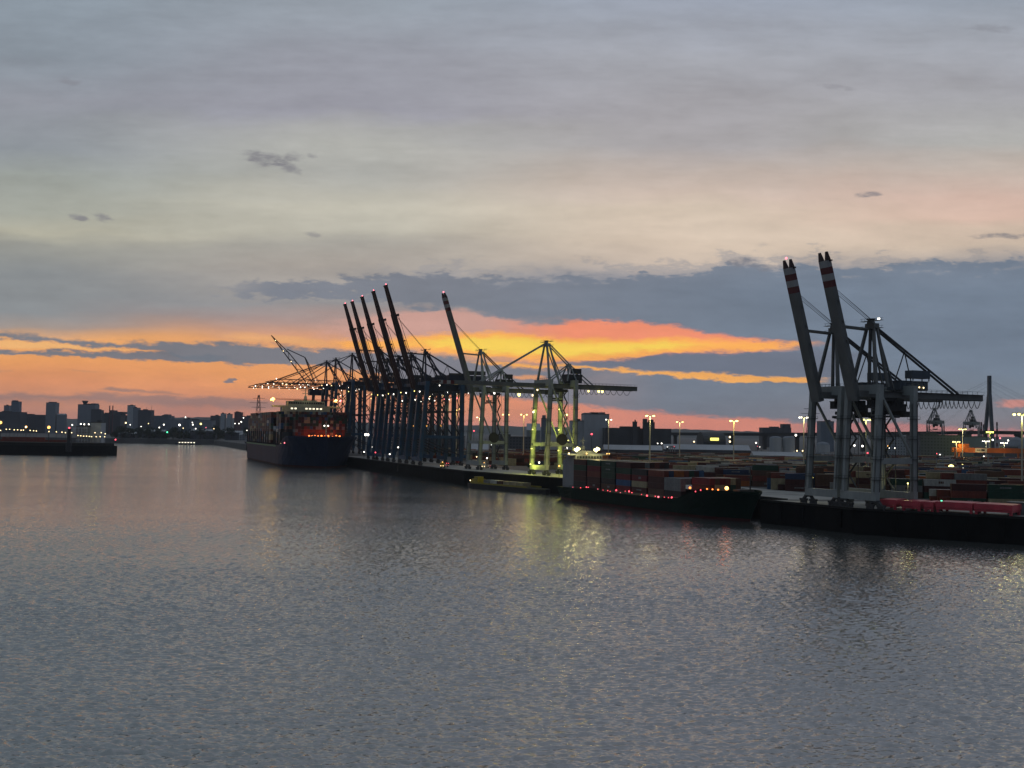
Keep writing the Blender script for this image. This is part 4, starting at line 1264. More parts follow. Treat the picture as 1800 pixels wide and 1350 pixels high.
# ---- straddle carriers
gS = 'straddle carriers working in the yard'
def carrier(lab, loc, rz):
    t = thing('straddle_carrier', lab, 'straddle carrier', loc, rz, gS)
    wp = paint('carrier_white', (.22, .23, .23), .55, .2, .5)
    for x in (-4, 4):
        for y in (-2.2, 2.2):
            MB().bar((x*.75, y, 1.2), (x*.55, y, 12), .7, .9, up=(1, 0, 0), w2=.5, h2=.6).build('leg', wp, t)
    for y in (-2.2, 2.2):
        m = MB(); m.box((0, y, 1.3), (10, .8, .9))
        for x in (-4, -1.5, 1.5, 4):
            m.tube([(x, y - .35, .72), (x, y + .35, .72)], .7, 12)
        m.build('wheel_beam', darkgrey, t)
    m = MB()
    for y in (-2.2, 2.2):
        m.box((0, y, 12.3), (7, .7, .8))
    for x in (-2.6, 2.6):
        m.box((x, 0, 12.3), (.7, 3.69, .7))
    m.box((0, 0, 13.1), (3.5, 3, .9)); m.build('top_frame', wp, t)
    MB().box((-3.6, 1.6, 10.6), (1.6, 1.8, 2.1)).build('operator_cab', darkgrey, t)
    MB().ball((-4.2, 0, 12.4), .35).build('headlight', white_glow, t)
    MB().ball((3.9, 2, 13), .3).build('warning_light', red_glow, t)
    return t
p = flat(1737, 833, QZ); c0 = carrier('white straddle carrier with slanted legs in the yard right of the cranes', (p.x, p.y, QZ + .02), R(25))
index_kids()
for px, py, a, lab in ((1652, 828, 70, 'white straddle carrier just right of the front crane legs'), (1515, 850, 100, 'straddle carrier seen between the legs of the front cranes'), (870, 806, 40, 'straddle carrier behind the left grey crane legs'), (1180, 809, 20, 'straddle carrier beyond the stern half of the feeder ship'), (1335, 806, 80, 'straddle carrier in the middle of the far yard'), (742, 806, 30, 'straddle carrier behind the legs of the nearest blue crane')):
    p = flat(px, py, QZ); dup(c0, (p.x, p.y, QZ + .02), R(a), lab)
# ---- trucks on the quay
gT = 'terminal trucks on the quay'
def truck(lab, px, py, rz, col):
    p = flat(px, py, QZ)
    t = thing('terminal_truck', lab, 'truck', (p.x, p.y, QZ + .02), rz, gT)
    m = MB(); m.box((5.6, 0, 2.0), (2.2, 2.4, 2.6)); m.box((5.5, 0, 3.4), (1.8, 2.2, .3), taper=.85); m.build('cab', paint('truck_' + col, dict(red=(.3, .03, .03), white=(.5, .5, .5), yellow=(.45, .3, .03))[col], .4, .15, 1), t)
    m = MB(); m.box((-1.2, 0, 1.1), (13, 2.3, .35)); m.box((4, 0, .95), (4, 1.2, .5)); m.build('trailer', darkgrey, t)
    m = MB()
    for x in (5.8, 3.4, -4.5, -5.8):
        for y in (-1.05, 1.05):
            m.tube([(x, y - .2, .52), (x, y + .2, .52)], .5, 12)
    m.build('wheels', black, t)
    for y in (-.8, .8):
        MB().ball((6.75, y, 1.4), .22).build('headlight', warm_glow, t)
        MB().ball((-7.8, y, 1.2), .22).build('tail_light', red_glow, t)
    MB().ball((5.3, 0, 3.75), .35).build('beacon', orange_glow, t)
    return t
truck('white truck with lit headlights between the legs of the left grey crane', 856, 823, R(-110), 'white')
truck('red truck with tail lights beside the nearest blue crane', 797, 817, R(60), 'red')
truck('yellow truck at the quay edge below the blue cranes', 781, 822, R(-100), 'yellow')
lamp(None, flat(860, 822, QZ) + Vector((0, 0, 3)), (1, .75, .4), 900, .4)

# ---------------------------------------------------------------- high mast lights over the terminal
gM = 'tall floodlight masts over the terminal'
mastm = paint('mast_galvanised', (.34, .33, .28), .5, .2, .4)
def mast(px, py, Yd, lab, pw=3000, col=(1, .82, .38), arms=4, r=.62, hue=None, base=QZ):
    p = at(px, py, Yd)
    hgt = p.z - base
    t = thing('floodlight_mast', lab, 'floodlight mast', (p.x, p.y, base + .02), 0, gM)
    MB().tube([(0, 0, 0), (0, 0, hgt*.5), (0, 0, hgt)], .48, 8, .26).build('pole', mastm, t)
    m = MB()
    m.lathe((0, 0, hgt - .9), [(.5, 0), (.8, .2), (.8, .5), (.4, .7)], 10)
    hd = []
    for i in range(arms):
        a = 2*math.pi*(i + .5)/arms
        q = (math.cos(a)*3.0, math.sin(a)*3.0, hgt + .1)
        m.bar((0, 0, hgt - .6), q, .16)
        m.box((q[0], q[1], q[2] + .12), (1.0, 1.0, .3), a)
        hd.append(q)
    m.build('head_frame', darkgrey, t)
    for q in hd:
        MB().ball((q[0], q[1], q[2] - .45), r*.8).build('lamp_head', hue or yellow_glow, t)
    if pw:
        lamp(t, (0, -1.5, hgt - 1.8), col, pw*3, .8)
    return t
mast(1143, 730, 655, 'tall floodlight mast rising behind the containers of the feeder ship', 5200)
mast(1195, 741, 850, 'slim floodlight mast right of the tall mast behind the feeder ship', 2600, r=.5)
mast(1290, 739, 800, 'floodlight mast with bright yellow head left of the dark flat building', 9000, (1, .8, .22), r=.85)
mast(1413, 733, 660, 'floodlight mast with white head touching the left leg of the front cranes', 5000, r=.6, hue=white_glow)
mast(1428, 756, 1300, 'short distant floodlight mast behind the left leg of the front cranes', 2500, r=.9, hue=warm_glow)
mast(1522, 737, 720, 'floodlight mast with greenish head between the legs of the front cranes', 7000, (.95, 1, .35), r=.8)
mast(803, 718, 800, 'floodlight mast with spread arms right of the nearest blue crane', 3600, (1, .62, .2), r=.62, hue=glow('amber_lamp', (1, .66, .2), 4))
mast(843, 733, 950, 'floodlight mast between the waterside legs of the left grey crane', 2600, r=.7, hue=warm_glow)
mast(889, 728, 800, 'floodlight mast just right of the cable reel of the left grey crane', 4200, (1, .62, .2), r=.7, hue=glow('amber_lamp', (1, .66, .2), 4))
mast(921, 728, 820, 'floodlight mast left of the yellow lit crane leg', 4200, (1, .62, .2), r=.7, hue=glow('amber_lamp', (1, .66, .2), 4))
mast(991, 728, 760, 'floodlight mast between the legs of the yellow lit crane', 6000, r=.75)
mast(1070, 737, 900, 'floodlight mast in front of the stepped silo block', 3000, r=.55, hue=white_glow)
mast(1681, 776, 1000, 'low floodlight mast with wide head left of the orange crane beam', 4200, r=.8)
mast(1692, 754, 1000, 'floodlight mast rising above the orange crane beam', 3500, (1, .9, .5), r=.7)
mast(1733, 775, 1040, 'white floodlight mast below the bridge pylon', 3500, (1, .95, .7), r=.7, hue=white_glow)
mast(1740, 759, 1120, 'floodlight mast with bright green yellow head beside the bridge pylon', 12000, (.9, 1, .2), r=1.1, hue=glow('lime_lamp', (.85, 1, .12), 4))
mast(1765, 778, 1060, 'pale floodlight mast right of the bridge pylon', 3500, (1, .85, .6), r=.7, hue=white_glow)
mast(1796, 727, 440, 'floodlight mast with long yellow lit pole at the right edge', 3000, (1, .93, .3), r=.7)
# lit crane leg: floodlights added on the crane to brighten its waterside and landside legs
for (lx, ly, lz, pw) in ((-3.4, 4.2, 6, 3600), (-3.2, 3.6, 15, 4200), (-2.6, 3.8, 26, 4200), (-1.4, 4.4, 37, 3000), (14.6, 3.6, 14, 3200), (14.8, 3.8, 26, 4200), (15, 4, 38, 3200), (15, -5, 8, 2600), (16, -5.4, 20, 1800)):
    MB().box((lx, ly, lz), (.5, .5, .35)).build('floodlight', yellow_glow, LITCRANE)
    lamp(LITCRANE, (lx - .1, ly, lz - .5), (.95, 1, .13), pw*1.35, .4)
t = thing('quay_floodlight', 'yellow floodlight on a short post by the stern of the feeder', 'floodlight', (33, 601, QZ + .02), 0)
MB().tube([(0, 0, 0), (0, 0, 8)], .16, 6).build('pole', mastm, t)
MB().ball((0, 0, 8.3), .4).build('lamp_head', yellow_glow, t)
lamp(t, (-.3, .8, 8.6), (1, .88, .2), 14000, .5)
t = thing('quay_floodlight', 'yellow floodlight on the quay beside the front crane legs', 'floodlight', (112, 402, QZ + .02), 0)
MB().tube([(0, 0, 0), (0, 0, 9)], .14, 6).build('pole', mastm, t)
MB().ball((0, 0, 9.3), .26).build('lamp_head', yellow_glow, t)
lamp(t, (0, .3, 9.8), (1, .9, .4), 1500, .4)
t = thing('quay_floodlight', 'yellow floodlight inside the legs of the right front crane', 'floodlight', (141.5, 386, QZ + .02), 0)
MB().tube([(0, 0, 0), (0, 0, 8)], .14, 6).build('pole', mastm, t)
MB().ball((0, 0, 8.3), .22).build('lamp_head', yellow_glow, t)
lamp(t, (0, -.3, 8.8), (1, .92, .35), 1500, .4)

# ---- small lamps scattered over the yard: masts too far to tell apart
gD = 'small lit lamps dotted over the yard'
def small_lamp(px, py, mat, r, lab, group, base=QZ, Yd=None, hgt=9):
    if Yd is None:
        p = flat(px, py, base + hgt)
    else:
        p = at(px, py, Yd); hgt = max(2, p.z - base)
    t = thing('lamp_post', lab, 'lamp', (p.x, p.y, base + .02), 0, group)
    MB().tube([(0, 0, 0), (0, 0, hgt)], .14*max(1, r*1.6), 5).build('pole', darkgrey, t)
    MB().ball((0, 0, hgt + r*.5), r).build('bulb', mat, t)
    return t
lp0 = {}
for px, py, mt, r in ((1238, 777, white_glow, .8), (1247, 781, warm_glow, .8), (1283, 769, warm_glow, 1.0), (1283, 777, warm_glow, 1.0), (1220, 777, warm_glow, .8), (1329, 779, white_glow, .8), (1399, 766, white_glow, 1.2), (1163, 780, white_glow, .7), (1156, 780, white_glow, .6), (1336, 801, red_glow, .7), (1393, 802, yellow_glow, 1.8), (1278, 797, orange_glow, .9), (1224, 804, white_glow, .7), (1332, 797, white_glow, .7), (1401, 793, warm_glow, .8), (1411, 793, warm_glow, .8), (1502, 784, white_glow, 1.1), (1516, 785, white_glow, 1.1), (1525, 797, red_glow, .9), (1504, 815, green_glow, .8), (1518, 815, red_glow, 1.0), (1523, 834, red_glow, .7), (1637, 778, white_glow, 1.1), (1655, 774, white_glow, .8), (1659, 775, white_glow, .8), (1637, 805, white_glow, .7), (1645, 800, white_glow, .6), (1672, 825, yellow_glow, 1.9), (1692, 819, yellow_glow, .8), (1693, 826, white_glow, .8), (1705, 809, orange_glow, .8), (1732, 810, orange_glow, .7), (1758, 826, glow('ember_lamp', (1, .2, .02), 4), .8), (1766, 826, glow('ember_lamp', (1, .2, .02), 4), .8), (1784, 815, yellow_glow, .7), (1745, 774, white_glow, 1.0), (1772, 775, white_glow, .9), (1758, 771, pink_glow, .9), (1617, 813, pink_glow, .6), (1635, 817, white_glow, .5), (1561, 785, orange_glow, .9), (1563, 788, white_glow, .5), (1573, 788, white_glow, .5), (1768, 800, warm_glow, .9), (809, 754, white_glow, .9), (827, 761, white_glow, .9), (833, 758, red_glow, .8), (806, 761, white_glow, .8), (1040, 764, red_glow, 1.1), (996, 789, white_glow, .7), (985, 807, red_glow, .7), (983, 820, orange_glow, .5), (1000, 824, white_glow, .5), (908, 770, white_glow, .7), (735, 762, orange_glow, .7), (660, 796, red_glow, .5), (640, 795, white_glow, .5), (685, 799, white_glow, .5), (700, 787, white_glow, .4), (856, 806, white_glow, .5), (886, 800, orange_glow, .7)):
    hue = {id(white_glow): 'white', id(warm_glow): 'warm white', id(yellow_glow): 'yellow', id(red_glow): 'red', id(orange_glow): 'orange', id(green_glow): 'green', id(pink_glow): 'pink'}.get(id(mt), 'orange red')
    where = 'under the bridge deck' if py < 785 and px > 1200 else 'over the yard right of the front cranes' if px > 1610 else 'seen between the front crane legs' if px > 1490 else 'over the yard behind the feeder ship' if px > 1000 else 'behind the legs of the grey and blue cranes'
    small_lamp(px, py, mt, r, f'small {hue} lamp on a thin post {where}', f'{hue} lamps {where}', hgt=(6 if py > 790 else 14), Yd=None if py > 783 else 1250)
# ---------------------------------------------------------------- beyond the terminal
bgd = random.Random(9)
bwall = [paint('far_wall_grey', (.19, .215, .245), .85, .2, .08), paint('far_wall_blue', (.13, .165, .21), .85, .2, .08), paint('far_wall_dark', (.055, .063, .078), .85, .25, .08), paint('far_wall_pale', (.34, .37, .40), .85, .2, .08), paint('far_wall_brick', (.12, .055, .06), .85, .25, .08)]
def facade(name, col, lit):
    """a far wall with rows of dark windows, a few of them lit"""
    m = bpy.data.materials.new(name); m.use_nodes = True
    nt = m.node_tree; b = nt.nodes['Principled BSDF']; b.inputs['Roughness'].default_value = .8
    tc = nt.nodes.new('ShaderNodeTexCoord'); sx = nt.nodes.new('ShaderNodeSeparateXYZ'); cx = nt.nodes.new('ShaderNodeCombineXYZ')
    nt.links.new(tc.outputs['Object'], sx.inputs[0])
    ad = nt.nodes.new('ShaderNodeMath'); nt.links.new(sx.outputs[0], ad.inputs[0]); nt.links.new(sx.outputs[1], ad.inputs[1])
    nt.links.new(ad.outputs[0], cx.inputs[0]); nt.links.new(sx.outputs[2], cx.inputs[1])
    br = nt.nodes.new('ShaderNodeTexBrick'); br.offset = 0
    br.inputs['Scale'].default_value = 1; br.inputs['Brick Width'].default_value = 3.4; br.inputs['Row Height'].default_value = 3.3; br.inputs['Mortar Size'].default_value = .9; br.inputs['Mortar Smooth'].default_value = .1
    c = Vector(col)
    br.inputs['Color1'].default_value = (*(c*.35), 1); br.inputs['Color2'].default_value = (*(c*.5), 1); br.inputs['Mortar'].default_value = (*c, 1)
    nt.links.new(cx.outputs[0], br.inputs['Vector']); nt.links.new(br.outputs['Color'], b.inputs['Base Color'])
    return m
fwall = [facade('facade_%d' % i, c, .02) for i, c in enumerate(((.22, .25, .29), (.16, .20, .26), (.065, .075, .095), (.40, .44, .48), (.15, .07, .08)))]
winm = paint('far_window', (.03, .035, .045), .3, .2, 1)
litm = glow('far_lit_window', (1, .85, .55), 1.2)
paleroof = paint('pale_sheet_roof', (.34, .36, .38), .5, .25, .06)
roofm = paint('far_roof', (.06, .065, .07), .85, .2, .1)
def building(name, lab, x0, x1, ytop, Yd, mat=0, depth=None, floors=True, ybot=None, extra=(), cat='building', roof='flat', group=None, base=None, lit=.06):
    a, b = at(x0, ytop, Yd), at(x1, ytop, Yd)
    wd = b.x - a.x
    base = QZ - .5 if base is None else base
    hgt = a.z - base
    dp = depth or min(40, max(14, wd*.7))
    t = thing(name, lab, cat, ((a.x + b.x)/2, Yd + dp/2, base), 0, group)
    m = MB(); m.box((0, 0, hgt/2), (wd, dp, hgt))
    m.build('wall', fwall[mat] if floors else bwall[mat], t)
    rf = MB()
    if roof == 'flat':
        rf.box((0, 0, hgt + .4), (wd + .6, dp + .6, .8)); rf.box((wd*bgd.uniform(-.25, .25), 0, hgt + 1.9), (wd*.3, dp*.4, 2.4))
    elif roof == 'gable':
        rf.poly([(-wd/2, -dp/2, hgt), (wd/2, -dp/2, hgt), (wd/2, dp/2, hgt), (-wd/2, dp/2, hgt), (-wd/2, 0, hgt + dp*.22), (wd/2, 0, hgt + dp*.22)], [(0, 1, 5, 4), (2, 3, 4, 5), (0, 4, 3), (1, 2, 5)])
    elif roof == 'barrel':
        n = 10
        P = [(s*wd/2, -dp/2*math.cos(math.pi*i/n), hgt + dp*.22*math.sin(math.pi*i/n)) for s in (-1, 1) for i in range(n + 1)]
        rf.poly(P, [tuple(range(n + 1)), tuple(range(2*n + 1, n, -1))] + [(i, i + 1, n + 2 + i, n + 1 + i) for i in range(n)])
    rf.build('roof', roofm if roof != 'gable' else paleroof, t)
    for e in extra:
        e(t, wd, dp, hgt)
    return t
def block(dx0, dx1, dz, mat=0, dd=.8):
    def f(t, wd, dp, hgt):
        MB().box((wd*(dx0 + dx1)/2, 0, hgt + dz/2), (wd*(dx1 - dx0), dp*dd, dz)).build('roof_block', bwall[mat], t)
    return f
def antenna(dx, h):
    def f(t, wd, dp, hgt):
        MB().tube([(wd*dx, 0, hgt), (wd*dx, 0, hgt + h)], .5, 5, .25).build('antenna', black, t)
    return f
def bowl(dx, h):
    def f(t, wd, dp, hgt):
        MB().lathe((wd*dx, 0, hgt), [(5, 0), (5, h*.3), (8.5, h), (8.8, h + 1)], 14).build('tank', bwall[2], t)
    return f
gC = 'city buildings on the left skyline'
for a in (
 ('tower_block', 'twin peaked grey tower at the far left of the skyline', 20, 34, 706, 3000, 1, None, True, None, (block(-.45, .1, 4, 1), antenna(-.2, 6))),
 ('office_block', 'narrow grey block left of the twin peaked tower', 7, 16, 713, 3050, 1, None, True, None, ()),
 ('office_block', 'wide low dark block below the twin peaked tower', -8, 36, 724, 2900, 2, None, True, None, ()),
 ('tower_block', 'slender grey tower standing alone on the skyline', 81, 98, 708, 3000, 0, 24, True, None, (block(-.3, .3, 3, 1),)),
 ('office_block', 'low dark row of houses right of the lone tower', 36, 80, 729, 3050, 2, None, True, None, ()),
 ('office_block', 'low pale house with gable roof right of the lone tower', 100, 114, 729, 3000, 0, None, True, None, (), 'building', 'gable'),
 ('hospital_block', 'broad grey block crowned by a funnel shaped tank', 137, 167, 711, 3000, 0, None, True, None, (bowl(-.22, 10), block(.25, .48, 4, 1))),
 ('office_block', 'dark stepped block right of the funnel topped building', 160, 178, 721, 2950, 2, None, True, None, (block(-.5, .1, 3, 2),)),
 ('factory', 'long dark factory with two chimneys on the left skyline', 176, 212, 727, 3000, 2, None, True, None, (block(-.05, .12, 10, 2), block(.3, .6, 6, 2))),
 ('factory', 'low dark factory hall left of the tall slab', 205, 226, 731, 3050, 2, None, True, None, ()),
 ('tower_block', 'pale tall slab at the left end of the wide dark block', 224, 234, 713, 2950, 3, 20, True, None, (block(-.5, .5, 1.5, 0),)),
 ('tower_block', 'pale lower slab joining the wide dark block', 234, 243, 717, 2950, 0, 20, True, None, ()),
 ('office_block', 'wide dark block on the skyline right of the pale slabs', 243, 266, 721, 2940, 2, None, True, None, (antenna(.4, 14), antenna(0, 10))),
 ('office_block', 'low blue grey sheds right of the wide dark block', 268, 300, 731, 3000, 1, None, False, None, (block(.1, .35, 5, 1),)),
 ('office_block', 'long low pale shed in the middle of the far shore', 300, 372, 738, 2800, 0, None, False, None, ()),
 ('office_block', 'dark blue block with flat top left of the big ship', 370, 386, 731, 2850, 2, None, True, None, ()),
 ('tower_block', 'narrow pale tower left of the maroon block', 388, 395, 727, 2800, 3, 18, True, None, ()),
 ('tower_block', 'narrow pale tower right next to the maroon block', 399, 406, 728, 2800, 3, 18, True, None, ()),
 ('office_block', 'dark maroon block left of the big ship', 412, 425, 725, 2800, 4, None, True, None, (block(-.4, .2, 2, 4),)),
 ('office_block', 'low dark row of houses touching the big ship', 425, 446, 732, 2750, 2, None, True, None, (antenna(-.4, 12),)),
):
    building(*a, group=gC, base=2)
for px, lab in ((193, 'slim brick chimney, left of a pair above the factory'), (198.5, 'slim brick chimney, right of a pair above the factory')):
    p = at(px, 713, 2980)
    MB().tube([(p.x, p.y, 2), (p.x, p.y, p.z)], 2.2, 8, 1.5).build('chimney', bwall[4], None, label=lab, category='chimney', group='factory chimneys')
# electricity pylon
def pylon(px, py, Yd, lab):
    p = at(px, py, Yd); hgt = p.z - QZ
    m = MB()
    for sx in (-1, 1):
        for sy in (-1, 1):
            m.bar((sx*hgt*.09, sy*hgt*.09, 0), (sx*hgt*.015, sy*hgt*.015, hgt), .7)
    for i in range(9):
        a, b = i/9, (i + 1)/9
        ra, rb = hgt*(.09 - .075*a), hgt*(.09 - .075*b)
        for sy in (-1, 1):
            m.bar((-ra, sy*ra, hgt*a), (rb, sy*rb, hgt*b), .4); m.bar((ra, sy*ra, hgt*a), (-rb, sy*rb, hgt*b), .4)
    for z, wd in ((.72, .16), (.82, .2), (.92, .13)):
        m.bar((-hgt*wd, 0, hgt*z), (hgt*wd, 0, hgt*z), .7)
    m.build('electricity_pylon', darkgrey, None, (p.x, p.y, QZ), 0, label=lab, category='pylon')
pylon(455, 694, 2300, 'lattice electricity pylon standing behind the stern of the big ship')
pylon(1424, 712, 1700, 'thin lattice mast behind the left leg of the front cranes')
# far shore: low sheds and trees in the dark
gW = 'dark sheds along the far shore'
for i, (x0, x1, yt, Yd, mt, lab) in enumerate(((208, 238, 762, 2110, 2, 'dark shed at the right end of the pier'), (250, 290, 758, 2130, 2, 'long dark shed behind the green harbour lamp'), (322, 333, 737, 2150, 1, 'narrow dark silo tower on the far shore'), (335, 378, 757, 2110, 2, 'dark shed with a lit doorway in the middle of the far shore'), (395, 432, 760, 2100, 2, 'dark shed left of the stern of the big ship'), (420, 432, 764, 2090, 0, 'small pale hut at the far shore left of the big ship'))):
    building('shed', lab, x0, x1, yt, Yd, mt, 16, i != 2, group=gW, roof='flat' if i == 2 else 'gable', base=QZ)
def crown(m, c, rx, ry, rz_, n, g, leaf):
    for _ in range(n):
        while True:
            p = Vector((g.uniform(-1, 1), g.uniform(-1, 1), g.uniform(-1, 1)))
            if .3 < p.length < 1: break
        p = Vector((c[0] + p.x*rx, c[1] + p.y*ry, c[2] + p.z*rz_*(1 if p.z > 0 else .8)))
        a, b = Vector((g.gauss(0, 1), g.gauss(0, 1), g.gauss(0, 1))).normalized(), Vector((g.gauss(0, 1), g.gauss(0, 1), g.gauss(0, 1)))
        b = a.cross(b).normalized(); s = leaf*g.uniform(.6, 1.4)
        m.poly([p - a*s, p + b*s*.7, p + a*s, p - b*s*.7], [(0, 1, 2, 3)])
leafm = paint('dark_foliage', (.030, .042, .022), .9, .5, .2, stretch=(1, 1, 1))
barkm = paint('bark', (.05, .04, .03), .9, .3, 1)
tg = random.Random(17)
tm = MB()
for i in range(150):       # far wood along the shore: one dark mass
    px = 200 + 250*tg.random()
    p = at(px, 780, 2180 + tg.uniform(-90, 160))
    r = tg.uniform(5, 11)
    crown(tm, (p.x, p.y, QZ + r*1.0), r*1.2, r, r*1.05, 46, tg, 2.2)
tm.build('far_wood', leafm, None, kind='stuff', label='dark wood along the far shore below the skyline', category='wood')
trees = [(214, 748, 2095), (229, 752, 2090), (262, 750, 2095), (281, 753, 2090), (305, 750, 2098), (352, 752, 2090), (384, 747, 2095), (407, 750, 2092), (436, 752, 2085)]
for i, (px, py, Yd) in enumerate(trees):
    p = at(px, py, Yd); hgt = p.z - QZ
    t = thing('tree', f'dark leafy tree on the far shore, {ORD(i)} from the pier towards the big ship', 'tree', (p.x, p.y, QZ), 0, 'trees on the far shore')
    m = MB(); m.tube([(0, 0, -.3), (.4, 0, hgt*.35), (0, .3, hgt*.7)], hgt*.035, 6, hgt*.012)
    for k in range(4):
        a = tg.uniform(0, 6.3); m.tube([(0, 0, hgt*(.3 + .08*k)), (math.cos(a)*hgt*.22, math.sin(a)*hgt*.22, hgt*(.5 + .08*k))], hgt*.014, 5, hgt*.005)
    m.build('trunk', barkm, t)
    m = MB()
    for k in range(5):
        a = tg.uniform(0, 6.3)
        crown(m, (math.cos(a)*hgt*.18, math.sin(a)*hgt*.18, hgt*(.5 + .08*k)), hgt*.26, hgt*.24, hgt*.2, 90, tg, hgt*.045)
    m.build('crown', leafm, t)
# lamps along the far shore
gFS = 'far shore'
for px, py, mt, r in ((221, 744, warm_glow, 1.5), (229, 747, white_glow, 1.0), (280, 752, white_glow, 1.1), (288, 747, white_glow, 1.3), (315.5, 748, white_glow, 2.0), (339, 747, white_glow, 1.3), (338, 743, white_glow, .9), (344, 754, white_glow, 1.0), (353, 746, yellow_glow, 1.8), (326, 734, white_glow, 1.1), (294, 760.5, green_glow, 1.4), (413, 745, white_glow, .9), (420, 745, white_glow, 1.0), (424, 742, white_glow, 1.2), (428, 735, white_glow, .9), (434, 757, white_glow, .8), (376, 754, warm_glow, .8), (248, 750, white_glow, .8), (261, 745, warm_glow, .8), (322, 753, warm_glow, .8), (362, 752, pink_glow, .8)):
    hue = {id(white_glow): 'white', id(warm_glow): 'warm white', id(yellow_glow): 'yellow', id(green_glow): 'green', id(pink_glow): 'pink'}[id(mt)]
    small_lamp(px, py, mt, r, f'small {hue} lamp shining in the dark along the far shore', f'{hue} lamps along the far shore', Yd=2065)
# ---------------------------------------------------------------- the pier on the left
gP = 'lamps in a row along the pier'
for px, py in [(1, 757), (11, 755), (17, 755), (25, 756), (31, 756), (37, 756.5), (41, 756.5), (53, 757), (59, 757.5), (64, 758), (86, 759), (99, 759.5), (109, 760), (115, 761), (126, 761), (137, 766), (142, 766.5), (147, 767), (152, 767), (157, 767.5), (161, 768), (169, 768), (176, 768), (184, 768), (185, 763), (178, 761), (167, 761)]:
    small_lamp(px, py, warm_glow, .5, 'small lamp in the even row along the pier', gP, base=13, Yd=1215)
for px, py in ((142, 746), (148, 746.5), (156, 746.5), (127, 747.5)):
    small_lamp(px, py, white_glow, .75, 'white lamp above the pale pier building', 'white lamps above the pier building', base=13, Yd=1225)
for px, py, r, lab in ((1, 744, 1.7, 'strong orange floodlight at the left edge of the pier'), (46, 751.5, 1.3, 'strong orange floodlight over the pier, middle of three'), (86, 752.5, 1.7, 'strong orange floodlight over the pier, nearest the beacon')):
    t = small_lamp(px, py, orange_glow, r, lab, 'orange floodlights on the pier', base=13, Yd=1222)
    p = at(px, py, 1222)
    lamp(t, (0, -2.5, p.z - 13), (1, .45, .08), 1500, 1.2)
    MB().ball((0, -.6, max(2, p.z - 13) + r*.5), r*.62).build('lamp_core', glow('core_lamp', (1, .85, .45), 8), t)  # the larger orange ball around this core stands in for its halo
t = thing('harbour_beacon', 'black harbour beacon post with a red light on the pier', 'beacon', (at(120.5, 790, 1172).x, 1172, 9.8), 0)
p = at(120.5, 752, 1172)
m = MB(); m.lathe((0, 0, 0), [(3.2, -6), (3.0, 4), (2.0, 5), (1.8, p.z - 12), (2.4, p.z - 11.6), (2.4, p.z - 10.8)], 12); m.build('post', black, t)
MB().ball((0, 0, p.z - 9.9), .9).build('warning_light', red_glow, t)
p = at(203, 773, 1186)
small_lamp(203, 773.5, red_glow, .8, 'red lamp on the tip of the pier head', 'pier head lamps', base=12, Yd=1188)
building('harbour_office', 'pale round fronted building on the pier right of the beacon', 134, 152, 750, 1228, 0, 14, True, base=13, lit=.3)
building('warehouse', 'yellow lit warehouse on the pier', 159, 178, 743, 1240, 3, 14, False, base=13, roof='flat')
lamp(None, at(168, 752, 1222), (1, .8, .15), 1500, 1.0)
gPC = 'rust red containers on the pier'
for i, (px, n) in enumerate(((4, 1), (16, 2), (30, 2), (44, 2), (58, 2), (72, 2), (86, 1), (100, 1), (112, 1))):
    p = at(px, 760, 1226)
    for k in range(n):
        container('rust red', 12.19, (p.x - 1, p.y, 13.22 + k*2.6), R(-2), f'rust red container on the pier, {ORD(i)} from the left edge, ' + ('on the ground' if k == 0 else 'upper one'), gPC)
